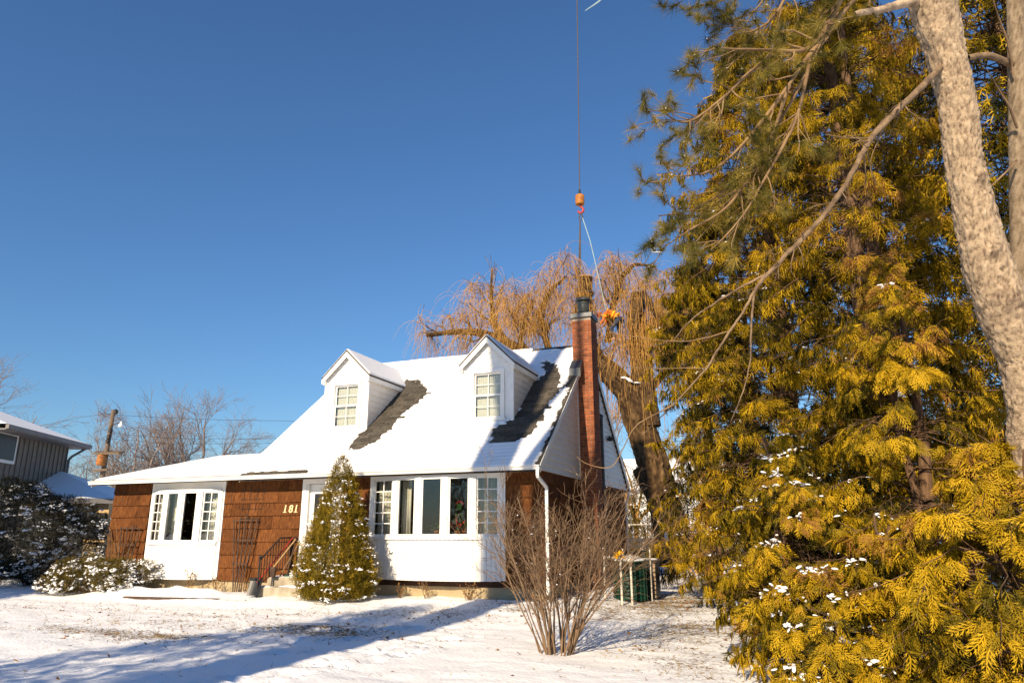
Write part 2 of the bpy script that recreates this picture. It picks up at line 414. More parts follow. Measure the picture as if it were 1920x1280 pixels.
for (ax, ay, bx, by, n) in [(-1.1, -8.3, -.35, -5.6, 9), (-.7, -8.2, .35, -4.2, 10), (-2.6, -5.6, .1, -4.4, 9), (-2.4, -6.6, -.5, -5.8, 6), (-3.6, -4.6, -.6, -3.3, 10)]:
    for i in range(n):
        t = i/(n-1); FOOT.append((ax+(bx-ax)*t+_r.uniform(-.18, .18), ay+(by-ay)*t+_r.uniform(-.15, .15), _r.uniform(0, 3.14), _r.uniform(.03, .07)))
def gh0(x, y):
    """large form of the land"""
    x = np.asarray(x, float); y = np.asarray(y, float)
    h = .13*smooth(-3.2, -.5, y)*smooth(-9.5, -6.5, x)+.05*smooth(-3, -.5, y)*(1-smooth(-9.5, -6.5, x))
    h = h-.13*smooth(.6, 1.8, x)*smooth(-3.2, -.5, y)*(1-smooth(3, 9, y))
    h = h+.10*smooth(6, 14, y)
    return h
def gh(x, y):
    x = np.asarray(x, float); y = np.asarray(y, float)
    h = gh0(x, y)
    near = np.exp(-((x+1)/16)**4-((y+2)/16)**4)
    h = h+near*(.07*(fbm(x*.55, y*.8, 3, 11)-.5)+.045*(fbm(x*1.7+y*.3, y*3.2, 3, 2)-.5)+.022*(fbm(x*6, y*7.5, 2, 21)-.5))
    # snow heaped along the flower bed and beside the steps
    h = h+.20*np.exp(-((x+9.3)/2.2)**4-((y+.9+.12*np.sin(x*2.3))/.45)**2)*(.35+1.1*fbm(x*1.8, y*2.2, 3, 19))+.10*np.exp(-((x+4.3)/1.2)**4-((y+1.75)/.35)**2)*fbm(x*2, y*2, 2, 9)
    # walk trodden level in front of the bed
    wl = np.exp(-((y+2.15+.05*x*.2)/.34)**4)*smooth(-20, -14, x)*(1-smooth(-5.4, -4.6, x))
    h = h-.035*wl
    for fx, fy, a, d in FOOT:
        ux = (x-fx)*math.cos(a)+(y-fy)*math.sin(a); uy = -(x-fx)*math.sin(a)+(y-fy)*math.cos(a)
        q = (ux/.17)**2+(uy/.09)**2
        h = h-d*np.exp(-q*q)+d*.5*np.exp(-(q-1.9)**2*1.6)
    return h
def gz(x, y): return float(gh(np.array([x]), np.array([y]))[0])
def axis(a, b, step, lo, hi):
    c = list(np.arange(a, b+step/2, step)); s = step; q = b
    while q < hi: s *= 1.18; q += s; c.append(q)
    s = step; q = a
    while q > lo: s *= 1.18; q -= s; c.insert(0, q)
    return np.array(c)
gx = axis(-14, 7, .075, -2500, 2500); gy = axis(-10.5, 2.0, .065, -400, 4500)
XX, YY = np.meshgrid(gx, gy); ZZ = gh(XX, YY)
nx, ny = len(gx), len(gy)
ii = (np.arange(ny-1)[:, None]*nx+np.arange(nx-1)[None, :]).ravel()
GF = np.stack([ii, ii+1, ii+nx+1, ii+nx], -1)
me = fast_mesh('ground', np.stack([XX, YY, ZZ], -1).reshape(-1, 3), GF, bare(XX, YY).ravel())
def groundmat():
    m, n, b = newmat('snowy_lawn'); L = n.links.new
    g = N(n, 'ShaderNodeNewGeometry')
    a = N(n, 'ShaderNodeAttribute'); a.attribute_name = 'tint'
    mp = N(n, 'ShaderNodeMapping'); mp.inputs['Scale'].default_value = (1, 1.7, 1); L(g.outputs['Position'], mp.inputs[0])
    nz = N(n, 'ShaderNodeTexNoise'); nz.inputs['Scale'].default_value = 15; nz.inputs['Detail'].default_value = 10; nz.inputs['Roughness'].default_value = .8
    L(mp.outputs[0], nz.inputs[0])
    # grass shows where noise + bare density is high
    s1 = N(n, 'ShaderNodeMath', operation='MULTIPLY_ADD'); s1.inputs[1].default_value = .27; L(a.outputs['Fac'], s1.inputs[0]); L(nz.outputs[0], s1.inputs[2])
    mr = N(n, 'ShaderNodeMapRange'); mr.inputs['From Min'].default_value = .625; mr.inputs['From Max'].default_value = .69; L(s1.outputs[0], mr.inputs[0])
    gn = N(n, 'ShaderNodeTexNoise'); gn.inputs['Scale'].default_value = 55; gn.inputs['Detail'].default_value = 4; L(g.outputs['Position'], gn.inputs[0])
    gr = N(n, 'ShaderNodeValToRGB'); gr.color_ramp.elements[0].position = .3; gr.color_ramp.elements[1].position = .7
    gr.color_ramp.elements[0].color = (.09, .06, .022, 1); gr.color_ramp.elements[1].color = (.30, .19, .07, 1); L(gn.outputs[0], gr.inputs[0])
    mx = N(n, 'ShaderNodeMix', data_type='RGBA'); mx.inputs[6].default_value = (.82, .83, .85, 1)
    L(mr.outputs[0], mx.inputs[0]); L(gr.outputs[0], mx.inputs[7]); L(mx.outputs[2], b.inputs['Base Color'])
    b.inputs['Roughness'].default_value = .65; b.inputs['Specular IOR Level'].default_value = .2
    n2 = N(n, 'ShaderNodeTexNoise'); n2.inputs['Scale'].default_value = 16; n2.inputs['Detail'].default_value = 8; L(mp.outputs[0], n2.inputs[0])
    sb = N(n, 'ShaderNodeMath', operation='SUBTRACT'); L(n2.outputs[0], sb.inputs[0]); L(mr.outputs[0], sb.inputs[1])
    bp = N(n, 'ShaderNodeBump'); bp.inputs['Strength'].default_value = .55; bp.inputs['Distance'].default_value = .03
    L(sb.outputs[0], bp.inputs['Height']); L(bp.outputs[0], b.inputs['Normal'])
    return m
M['ground'] = groundmat()
ground = link('ground', me, M['ground'], None, True); tag(ground, 'snow covered lawn with dry grass showing through', None, kind='structure')

# dry grass blades and fallen leaves that poke through the snow
def litter():
    K = 160000; x = RNG.uniform(-13, 5, K); y = RNG.uniform(-9, 9, K)
    clump = fbm(x*3.5, y*5, 3, 77)
    keep = (bare(x, y)*1.7+.025 > RNG.uniform(0, 1, K)) & (clump > .5) & ~((x > -12.3) & (x < .1) & (y > -.1) & (y < 8.5))
    x, y = x[keep][:26000], y[keep][:26000]; k = len(x); z = gh(x, y)
    tv = np.array([[0, -.5, 0], [0, .5, 0], [1, 0, 0]]); tf = np.array([[0, 1, 2]])
    d = RNG.normal(size=(k, 3)); d[:, 2] = np.abs(d[:, 2])*.35+.05; fr = frames(d, RNG.normal(size=(k, 3)))
    sc = np.stack([RNG.uniform(.03, .12, k), RNG.uniform(.006, .012, k), np.ones(k)], -1)
    V, F, T = instance(tv, tf, fr*sc[:, None, :], np.stack([x, y, z-.004], -1), RNG.uniform(0, 1, k))
    o = vf_obj('dry_grass', V, F, M['dry_grass'], None, False, T); tag(o, 'dry grass blades poking through the thin snow', 'grass', kind='stuff')
    K = 14000; x = RNG.uniform(-12, 4.5, K); y = RNG.uniform(-8.5, 8, K)
    keep = (bare(x, y)*.5+.012 > RNG.uniform(0, 1, K)) & ~((x > -12.3) & (x < .1) & (y > -.1) & (y < 8.5))
    x, y = x[keep], y[keep]; k = len(x); z = gh(x, y)
    tv = np.array([[0, 0, 0], [.35, .42, .12], [.55, .15, .0], [1, 0, .2], [.55, -.15, 0], [.35, -.42, .14]]); tf = np.array([[0, 2, 1], [0, 3, 2], [0, 4, 3], [0, 5, 4]])
    d = RNG.normal(size=(k, 3)); d[:, 2] *= .25; nr = RNG.normal(size=(k, 3))*.35+np.array([0, 0, 1.])
    fr = frames(d, nr)*RNG.uniform(.04, .085, k)[:, None, None]
    V, F, T = instance(tv, tf, fr, np.stack([x, y, z+.006], -1), RNG.uniform(0, 1, k))
    o = vf_obj('fallen_leaves', V, F, M['dead_leaf'], None, False, T); tag(o, 'brown fallen leaves scattered on the snow', 'leaves', kind='stuff')
litter()

# ------------------------------------------------------------------ house
TH = math.atan((6.557-2.85)/(8.411/2+.466)); CT, ST, TT = math.cos(TH), math.sin(TH), math.tan(TH)
EY, EZ, RY, RZ = -.466, 2.85, 4.2055, 6.557
XL, XR = -7.62, .085            # rakes of the main roof
def rz(y): return EZ+TT*(y-EY)
H = thing('house', 'brown shingled house with snowy steep roof, two white dormers and brick chimney', 'house', (-6, 0, .1))

# --- foundation and bare walls
mb = MB(); mb.box(-12.16, -.04, .02, 8.36, -.3, .40); mb.build('foundation', M['concrete'], H)
mb = MB()
WT = 2.76
for x0, x1 in [(-12.2, -10.70), (-8.50, -6.0), (-5.0, -4.08), (-.94, 0)]: mb.box(x0, x1, .0, .14, .36, WT)
mb.box(-6.0, -5.0, 0, .14, 2.62, WT); mb.box(-6.0, -5.0, 0, .14, .36, .55)
for x0, x1, zt, zb in [(-10.70, -8.50, 2.56, 1.2), (-4.08, -.94, 2.68, 1.32)]:
    mb.box(x0, x1, 0, .14, zt, WT); mb.box(x0, x1, 0, .14, .36, zb)
mb.box(-.14, 0, .14, 8.4, .36, WT); mb.box(-12.2, -12.06, .14, 8.4, .36, WT); mb.box(-12.06, -.14, 8.26, 8.4, .36, WT)
mb.build('wall', M['brown_wall'], H)
mb = MB()     # rooms behind the windows
mb.box(-12.0, -.2, .15, 8.2, .40, .50); mb.box(-12.0, -.2, .15, 8.2, 2.70, 2.755); mb.box(-12.0, -.2, 3.6, 3.7, .5, 2.7); mb.box(-6.1, -6.0, .2, 3.6, .5, 2.7); mb.box(-4.9, -4.8, .2, 3.6, .5, 2.7)
mb.build('room', M['interior'], H)

# --- cedar shingle cladding: every shingle is an object
wall_part = MB().box(-12.19, -.01, .004, .012, 2.70, 2.75).build('shingle_cladding', M['brown_wall'], H)
side_part = MB().box(-.02, -.012, .05, 8.3, 2.70, 2.75).build('side_cladding', M['brown_wall'], H)
def shingle_mesh():
    mb = MB(); h = .318
    mb.add([(-.5, -.034, 0), (.5, -.034, 0), (.5, -.003, h), (-.5, -.003, h), (-.5, .004, 0), (.5, .004, 0), (.5, .004, h), (-.5, .004, h)],
           [(0, 1, 2, 3), (5, 4, 7, 6), (0, 4, 5, 1), (3, 2, 6, 7), (0, 3, 7, 4), (1, 5, 6, 2)])
    me = bpy.data.meshes.new('shingle'); me.from_pydata(mb.v, [], mb.f); me.update(); me.materials.append(M['wood_shingle']); return me
SHM = shingle_mesh()
HO = ORG[H.name]
def clad(parent, u0, u1, z0, z1, side=False, seed=0):
    r = random.Random(seed); k = 0
    for row in range(8):
        zb = .36+.305*row
        if zb+.1 > z1 or zb+.29 < z0: continue
        u = u0
        while u < u1-.02:
            wd = r.choice([.24, .3, .36, .42, .5, .6])*r.uniform(.9, 1.1)
            if u+wd > u1-.12: wd = u1-u
            o = bpy.data.objects.new('shingle', SHM); COL.objects.link(o); o.parent = parent
            zz = zb+r.uniform(-.004, .004)
            top = min(.318, z1-zb)/.318
            if side:
                o.location = Vector((0-HO[0], u+wd/2-HO[1], zz-HO[2])); o.rotation_euler = (0, 0, math.pi/2)
            else: o.location = Vector((u+wd/2-HO[0], 0-HO[1]-.001, zz-HO[2]))
            o.scale = (wd-.005, 1+r.uniform(-.15, .25), top); u += wd
clad(wall_part, -12.2, -10.88, .36, 2.755, seed=1)
clad(wall_part, -8.40, -6.09, .36, 2.755, seed=2)
clad(wall_part, -4.93, -4.14, .36, 2.755, seed=3)
clad(wall_part, -.90, 0, .36, 2.755, seed=4)
clad(side_part, .0, 2.98, .36, 2.755, True, 5)
clad(side_part, 3.62, 8.4, .36, 2.755, True, 6)

# --- front door
dr = MB().box(-5.93, -5.07, .05, .10, .60, 2.60).build('door', M['white_paint'], H)
mb = MB(); mb.box(-6.07, -5.95, -.035, .12, .56, 2.73); mb.box(-5.05, -4.94, -.035, .12, .56, 2.73); mb.box(-5.95, -5.05, -.034, .12, 2.61, 2.73); mb.box(-6.09, -4.93, -.06, .1, .50, .56)
mb.box(-5.95, -5.90, -.02, .045, .56, 2.61); mb.box(-5.10, -5.05, -.02, .045, .56, 2.61)
mb.build('door_frame', M['white_paint'], dr)
MB().box(-5.76, -5.24, .035, .048, 1.1, 2.38).build('pane', M['dark_plastic'], dr)
mb = MB()
for a in ((-5.78, -5.75), (-5.25, -5.22)): mb.box(a[0], a[1], .03, .049, 1.08, 2.4)
mb.box(-5.75, -5.25, .03, .049, 1.05, 1.1); mb.box(-5.75, -5.25, .03, .049, 2.38, 2.41); mb.build('glazing_bead', M['white_paint'], dr)
MB().tube([(-5.83, .05, 1.5), (-5.83, 0, 1.5), (-5.80, -.02, 1.5), (-5.72, -.02, 1.5)], .012).build('handle', M['gold'], dr)

# --- house number
num = MB().box(-6.60, -6.16, -.012, -.006, 1.955, 1.965).build('number_rail', M['wood_shingle'], H)
for i, ch in enumerate('181'):
    cu = bpy.data.curves.new('digit', 'FONT'); cu.body = ch; cu.size = .245; cu.extrude = .006; cu.offset = .006; cu.shear = .16
    to = bpy.data.objects.new('digit_tmp', cu); COL.objects.link(to)
    bpy.context.view_layer.update()
    dm = bpy.data.meshes.new_from_object(to.evaluated_get(bpy.context.evaluated_depsgraph_get())); bpy.data.objects.remove(to)
    v = np.empty(len(dm.vertices)*3, np.float32); dm.vertices.foreach_get('co', v); v = v.reshape(-1, 3)
    nv = np.stack([v[:, 0]-v[:, 0].min()-6.56-HO[0]+[0, .135, .315][i], -.034-v[:, 2]-HO[1], v[:, 1]+1.955-HO[2]], -1).astype(np.float32)
    dm.vertices.foreach_set('co', nv.ravel()); dm.materials.clear(); dm.materials.append(M['gold']); dm.update()
    o = bpy.data.objects.new('digit', dm); COL.objects.link(o); o.parent = num
    if ch == '1': xm = float(nv[:, 0].min())+HO[0]; MB().box(xm-.024, xm+.076, -.042, -.030, 1.953, 1.970).build('digit_serif', M['gold'], num)

# --- bow windows
def bow(name, B, zt, zb, sill, zbot, muntin_panels, arch):
    part = MB()
    B = [np.array((b[0], b[1], 0.)) for b in B]; n = len(B)-1
    # head and sill follow the bow
    part.prism([(b[0], b[1]-.03, zt) for b in B]+[(B[-1][0], .02, zt), (B[0][0], .02, zt)], (0, 0, 2.755-zt-.002 if not arch else .05))
    hd = MB()
    if arch:
        hd.prism([(b[0], b[1]*.35-.02, zt+.05) for b in B]+[(B[-1][0], .02, zt+.05), (B[0][0], .02, zt+.05)], (0, 0, 2.75-zt-.05))
    sl_ = MB(); sl_.prism([(b[0], b[1]-.05, sill) for b in B]+[(B[-1][0], .02, sill), (B[0][0], .02, sill)], (0, 0, zb-sill))
    p = part.build(name, M['white_paint'], H)
    sl_.build('sill', M['white_paint'], p)
    if arch: hd.build('head_board', M['white_paint'], p)
    # side casings on the wall
    for s, bx in ((-1, B[0][0]), (1, B[-1][0])): MB().box(min(bx, bx+s*.10), max(bx, bx+s*.10), -.045, .02, zbot+.01, 2.753).build('casing', M['white_paint'], p)
    for i in range(n+1):
        if 0 < i < n: d = norm(B[i+1]-B[i-1])
        elif i == 0: d = norm(B[1]-B[0])
        else: d = norm(B[n]-B[n-1])
        nr = np.array((d[1], -d[0], 0)); hw = .075 if 0 < i < n else .04
        MB().obox((*(B[i]+nr*.005)[:2], (zt+zb)/2), d*hw, nr*.035, (0, 0, (zt-zb)/2)).build('mullion', M['white_paint'], p)
    for i in range(n):
        d = norm(B[i+1]-B[i]); nr = np.array((d[1], -d[0], 0)); L = np.linalg.norm(B[i+1]-B[i])
        a = B[i]+d*(.075 if i else .04); b = B[i+1]-d*(.075 if i < n-1 else .04); c = (a+b)/2; hw = np.linalg.norm(b-a)/2
        fr = MB()
        for s in (-1, 1): fr.obox((*(c+d*s*(hw-.018))[:2], (zt+zb)/2), d*.018, nr*.022, (0, 0, (zt-zb)/2))
        for z in (zb+.022, zt-.022): fr.obox((*c[:2], z), d*(hw-.036), nr*.021, (0, 0, .022))
        fr.build('sash', M['white_paint'], p)
        hw2 = hw-.036; z0, z1 = zb+.044, zt-.044
        if i in muntin_panels:
            R_, C_ = 5, 2; mw = .011; mm = MB()
            mm.obox((*(c+nr*.004)[:2], (z0+z1)/2), d*mw, nr*.012, (0, 0, (z1-z0)/2))
            for r in range(1, R_):
                for s in (-1, 1):
                    mm.obox((*(c+d*s*(hw2+mw)/2+nr*.004)[:2], z0+(z1-z0)*r/R_), d*((hw2-mw)/2), nr*.012, (0, 0, mw))
            mm.build('muntin', M['white_paint'], p)
            for r in range(R_):
                for s in (-1, 1):
                    za, zc = z0+(z1-z0)*r/R_+.003, z0+(z1-z0)*(r+1)/R_-.003
                    MB().obox((*(c+d*s*(hw2/2))[:2], (za+zc)/2), d*(hw2/2-.002), nr*.003, (0, 0, (zc-za)/2)).build('pane', M['glass'], p)
        else:
            MB().obox((*c[:2], (z0+z1)/2), d*hw2, nr*.003, (0, 0, (z1-z0)/2)).build('pane', M['glass'], p)
    # grooved apron below: board by board
    MB().prism([(b[0]*1.0, b[1]+.012, zbot+.02) for b in B]+[(B[-1][0], .0, zbot+.02), (B[0][0], .0, zbot+.02)], (0, 0, sill-zbot-.03)).build('apron_core', M['vinyl'], p)
    for i in range(n):
        d = norm(B[i+1]-B[i]); nr = np.array((d[1], -d[0], 0)); L = np.linalg.norm(B[i+1]-B[i]); k = max(3, round(L/.105)); wd = L/k
        for j in range(k):
            c = B[i]+d*(j+.5)*wd
            MB().obox((*(c+nr*.004)[:2], (zbot+sill-.004)/2), d*(wd/2-.0035), nr*.010, (0, 0, (sill-.004-zbot)/2)).build('apron_board', M['white_paint'], p)
    return p
BR = [(-4.08, -.05), (-3.38, -.26), (-2.75, -.35), (-2.10, -.35), (-1.49, -.26), (-.93, -.05)]
BL = [(-10.72, -.05), (-10.10, -.25), (-9.52, -.32), (-8.97, -.25), (-8.50, -.05)]
bow('bow_window', BR, 2.655, 1.40, 1.33, .49, (0, 4), False)
bow('bow_window', BL, 2.50, 1.27, 1.19, .38, (0, 3), True)

# curtains behind the glass
def curtain(x0, x1, y, z0, z1, waves, mat_=None, amp=.025):
    n = waves*8; mb = MB(); vs = []; fs = []
    for i in range(n+1):
        t = i/n; vs += [(x0+(x1-x0)*t, y+amp*math.sin(t*waves*2*math.pi), z0), (x0+(x1-x0)*t, y+amp*math.sin(t*waves*2*math.pi), z1)]
    for i in range(n): fs.append((2*i, 2*i+2, 2*i+3, 2*i+1))
    mb.add(vs, fs); o = mb.build('curtain', mat_ or M['curtain'], H, True)
    m = o.modifiers.new('solid', 'SOLIDIFY'); m.thickness = .004
    return o
curtain(-4.00, -3.62, .06, 1.0, 2.66, 5); curtain(-3.36, -3.12, .02, 1.4, 2.66, 3); curtain(-3.02, -2.93, -.02, 1.4, 2.66, 2); curtain(-1.52, -1.0, .06, 1.0, 2.66, 6)
curtain(-10.08, -9.90, .0, 1.3, 2.5, 2); curtain(-9.02, -8.60, .06, 1.3, 2.5, 4); curtain(-10.66, -10.3, .08, 1.3, 2.5, 3)

# --- roofs
rf = MB()
for (y0, y1) in ((EY, RY), (RY, 2*RY-EY)):
    za = rz(y0) if y0 == EY else RZ; zb_ = RZ if y0 == EY else EZ
    rf.prism([(XL, y0, za-.02), (XL, y1, zb_-.02), (XL, y1, zb_-.16), (XL, y0, za-.16)], (XR-XL, 0, 0))
roof = rf.build('roof', M['deck'], H)
# rake boards and ridge
for x in (XL-.025, XR+.001):
    MB().prism([(x, EY+.03, EZ-.01), (x, RY, RZ-.03), (x, RY, RZ-.20), (x, EY+.03, EZ-.17)], (.022, 0, 0)).build('rake_board', M['white_paint'], roof)
    MB().prism([(x, 2*RY-EY-.03, EZ-.01), (x, RY+.002, RZ-.031), (x, RY+.002, RZ-.20), (x, 2*RY-EY-.03, EZ-.17)], (.022, 0, 0)).build('rake_board', M['white_paint'], roof)

mb = MB()
for k in range(26):
    x0 = XL+k*(XR-XL)/26; x1 = x0+(XR-XL)/26+.02
    mb.prism([(x0, RY-.13, RZ-.02-.13*TT+.03), (x0, RY, RZ+.012), (x0, RY+.13, RZ-.02-.13*TT+.03), (x0, RY+.13, RZ-.02-.13*TT+.018), (x0, RY, RZ), (x0, RY-.13, RZ-.02-.13*TT+.018)], (x1-x0, 0, .008))
mb.build('ridge_cap', M['asphalt'], roof)

P1 = [(-5.12, .27), (-4.68, .25), (-4.42, .49), (-4.25, 1.07), (-4.19, 1.71), (-4.06, 2.1), (-3.93, 2.37), (-4.22, 2.6), (-4.62, 3.05), (-5.1, 3.2), (-5.3, 2.9), (-5.2, 1.74), (-5.1, .99), (-5.09, .54)]
P2 = [(-1.24, .15), (-1.12, .21), (-.84, .23), (-.59, .29), (-.4, .53), (-.27, 1.01), (-.24, 1.57), (-.19, 2.03), (-.37, 2.76), (-.57, 3.22), (-.83, 3.43), (-1.0, 3.57), (-1.05, 3.34), (-.95, 3.1), (-.78, 2.96), (-.95, 2.71), (-1.1, 2.46), (-1.15, 2.12), (-1.1, 1.03), (-1.3, .89), (-1.39, .69), (-1.45, .47)]
ROWH = .143
def roofmask(x, y):
    """1 = snow, 0 = bare shingles; edges step with the shingle courses"""
    s = (y-EY)/CT; row = np.floor(s/ROWH)
    jx = (_hash(row.astype(np.int64), np.zeros(row.shape, np.int64), 3)-.5)*.13+(vnoise(x*9, row*1.7, 4)-.5)*.10+(vnoise(x*26, row*2.3+s*9, 14)-.5)*.10
    ys = (row+.5)*ROWH*CT+EY; yq = ys*.75+y*.25+(vnoise(x*7, y*5, 8)-.5)*.08+(vnoise(x*24, y*24, 18)-.5)*.07
    b = inpoly(x+jx, yq, P1) | inpoly(x+jx, yq, P2)
    b |= (x+jx*.55 > .02) & (y < 2.3)
    b |= (x+jx*.8 > -.16+.10*np.abs(y-2.75)) & (y > 2.15) & (y < 3.05)
    st = (np.mod(s/ROWH, 1) > .55) & (x < -2.3) & (x > -2.75) & (y > 2.5) & (y < 3.05) & (vnoise(x*5, row*3.1, 5) > .45)
    st |= (np.mod(s/ROWH, 1) > .5) & (x < -.5) & (x > -1.0) & (y > 3.6) & (y < 4.05) & (vnoise(x*5, row*3.1, 6) > .5)
    st |= (y > RY-.12-.06*vnoise(x*6, x*0, 2)) & (x > -1.6)
    b |= st
    b |= (s < .075+.05*vnoise(x*6, s*0, 7)) & (x < -5.75+.4*vnoise(x*2, s*0, 12)) & (s > -.1)
    return ~b
def snow_sheet(name, parent, org_, u, v, n, U, V, res, thick, mat_):
    nu, nv_ = int(U/res)+1, int(V/res)+1
    a = np.linspace(0, U, nu); b = np.linspace(0, V, nv_); A, Bq = np.meshgrid(a, b)
    P = org_[None, None]+A[..., None]*u+Bq[..., None]*v
    t = thick(P[..., 0], P[..., 1], A, Bq)
    P = P+t[..., None]*n
    ii = (np.arange(nv_-1)[:, None]*nu+np.arange(nu-1)[None]).ravel(); F = np.stack([ii, ii+1, ii+nu+1, ii+nu], -1)
    tt = t.ravel(); F = F[(tt[F] > -.012).any(1)]
    used = np.unique(F); mp = np.full(nu*nv_, -1); mp[used] = np.arange(len(used))
    return vf_obj(name, P.reshape(-1, 3)[used], mp[F], mat_, parent, True)
def main_thick(x, y, A, Bq):
    m = roofmask(x, y).astype(float)
    m[inpoly(x, y, [(-6.30, 1.05), (-5.08, 1.05), (-5.08, 3.0), (-6.3, 3.0)])] = 0
    m[inpoly(x, y, [(-2.34, 1.05), (-1.05, 1.05), (-1.05, 3.0), (-2.34, 3.0)])] = 0
    m[(x > -.13) & (y > 2.95) & (y < 3.65)] = 0
    e = np.minimum(np.minimum(A, U_-A)/.05, np.minimum(Bq-np.where(x < -5.9, .05, 0), 99)/.05).clip(0, 1)
    t = .030+.012*fbm(x*2.5, y*2.5, 3, 31)+.004*(vnoise(x*14, y*14, 3)-.5)+.005*np.sin(Bq/ROWH*2*math.pi+2*vnoise(x*3, y*0, 2))+.012*(fbm(x*1.2, y*5, 3, 52)-.5)
    k = (m+np.roll(m, 1, 0)+np.roll(m, -1, 0)+np.roll(m, 1, 1)+np.roll(m, -1, 1))/5
    t = np.where(m > .5, t*(.35+.65*k)*np.sqrt(e.clip(.05, 1)), -.02)
    return t
U_ = XR-XL+.02
SL = (RY-EY)/CT
NF = np.array([0, -ST, CT]); VF = np.array([0, CT, ST])
snow_sheet('snow_cover', roof, np.array([XL-.01, EY, EZ])+NF*.004-VF*.07, np.array([1., 0, 0]), VF, NF, U_, SL+.07, .029, main_thick, M['snow_roof'])
NBk = np.array([0, ST, CT]); VB = np.array([0, -CT, ST])
snow_sheet('snow_cover', roof, np.array([XL-.01, 2*RY-EY, EZ]), np.array([1., 0, 0]), VB, NBk, U_, SL-.05, .25, lambda x, y, A, B: .03+0*x, M['snow_roof'])
# asphalt shingle tabs where the roof is bare, one object each
tabm = MB(); tabm.add([(-.5, 0, .011), (.5, 0, .011), (.5, .155, .003), (-.5, .155, .003), (-.5, 0, -.004), (.5, 0, -.004), (.5, .155, -.004), (-.5, .155, -.004)],
                      [(0, 1, 2, 3), (5, 4, 7, 6), (0, 4, 5, 1), (3, 2, 6, 7), (0, 3, 7, 4), (1, 5, 6, 2)])
TABM = bpy.data.meshes.new('roof_shingle'); TABM.from_pydata(tabm.v, [], tabm.f); TABM.update(); TABM.materials.append(M['asphalt'])
ntab = 0; rt = random.Random(5); tabs_joined = MB()
nrow = int(SL/ROWH); wt = .30
for r_ in range(nrow):
    s = r_*ROWH; off = (r_ % 2)*.15+rt.uniform(-.03, .03)
    for k in range(-1, 27):
        xc = XL+off+k*wt
        if xc < XL+.1 or xc > XR+.16: continue
        x0, x1 = xc-wt/2, min(xc+wt/2, XR+.012)
        xs = np.linspace(x0-.04, x1+.04, 7); ys = np.array([s-.03, s+.07, s+.17])*CT+EY
        gx_, gy_ = np.meshgrid(xs, ys)
        if roofmask(gx_, gy_).mean() > .9 or (x1-x0) < .05: continue
        xm = (x0+x1)/2; ym = s*CT+EY
        if (-6.28 < xm < -5.12 or -2.3 < xm < -1.1) and 1.05 < ym < 2.9: continue
        if xm > -.1 and 2.98 < ym < 3.62: continue
        p = np.array([xm, EY+s*CT, EZ+s*ST])-NF*.004
        if ntab < 300:
            o = bpy.data.objects.new('roof_shingle', TABM); COL.objects.link(o); o.parent = roof
            o.location = Vector(p-HO); o.rotation_euler = (TH, 0, 0); o.scale = (x1-x0-.008, 1, 1+rt.uniform(-.2, .3)); ntab += 1
        else:
            tabs_joined.obox(p+VF*.075+NF*.003, ((x1-x0-.008)/2, 0, 0), VF*.077, NF*.004)
if tabs_joined.v: tag(tabs_joined.build('roof_shingles', M['asphalt'], roof), kind='stuff')

# wing roof: low gable
WY, WZ = 3.9, 3.88; WX0, WX1 = -12.55, XL+.35
WTH = math.atan((WZ-EZ)/(WY-EY)); WC, WS = math.cos(WTH), math.sin(WTH)
mb = MB()
mb.prism([(WX0, EY, EZ-.02), (WX0, WY, WZ-.02), (WX0, 2*WY-EY, EZ-.02), (WX0, 2*WY-EY, EZ-.14), (WX0, WY, WZ-.14), (WX0, EY, EZ-.14)], (WX1-WX0, 0, 0))
wroof = mb.build('wing_roof', M['deck'], H)
MB().prism([(WX0-.024, EY+.02, EZ-.012), (WX0-.024, WY, WZ-.012), (WX0-.024, 2*WY-EY, EZ-.012), (WX0-.024, 2*WY-EY, EZ-.17), (WX0-.024, WY, WZ-.17), (WX0-.024, EY+.02, EZ-.17)], (.022, 0, 0)).build('rake_board', M['white_paint'], wroof)
MB().prism([(-12.14, .2, 2.72), (-12.14, WY, WZ-.17), (-12.14, 2*WY-.2, 2.72)], (.05, 0, 0)).build('gable', M['vinyl'], wroof)
def wing_thick(x, y, A, Bq):
    e = (np.minimum(A/.18, 1)*np.minimum((Bq-.045-.03*vnoise(x*5, x*0, 9))/.06, 1)).clip(0, 1)
    t = .045+.02*fbm(x*1.5, y*1.5, 3, 41)+.0035*np.sin(Bq/ROWH*2*math.pi)
    return np.where(e > 0, t*np.sqrt(e), -.02)
WN = np.array([0, -WS, WC]); WV = np.array([0, WC, WS])
snow_sheet('snow_cover', wroof, np.array([WX0-.02, EY, EZ-.016]), np.array([1., 0, 0]), WV, WN, WX1-WX0, (WY-EY)/WC, .04, wing_thick, M['snow_roof'])
snow_sheet('snow_cover', wroof, np.array([WX0-.02, 2*WY-EY, EZ-.016]), np.array([1., 0, 0]), np.array([0, -WC, WS]), np.array([0, WS, WC]), WX1-WX0, (WY-EY)/WC, .3, lambda x, y, A, B: .05+0*x, M['snow_roof'])
mb = MB()     # shingle edge showing under the snow along the eave
mb.box(WX0, XL+2.0, EY-.02, EY+.16, EZ-.028, EZ-.006); mb.build('eave_shingles', M['asphalt'], wroof)
mb = MB(); mb.tube([(-10.6, 4.0, 3.8), (-10.6, 4.0, 4.05)], .05, 10); mb.build('vent_pipe', M['white_paint'], wroof)
mb = MB(); mb.prism([(-9.05, 4.3, 3.7), (-8.93, 4.3, 3.7), (-8.86, 4.3, 4.35), (-8.93, 4.3, 4.28)], (0, .08, 0)); mb.build('vent_hood', M['white_paint'], wroof)

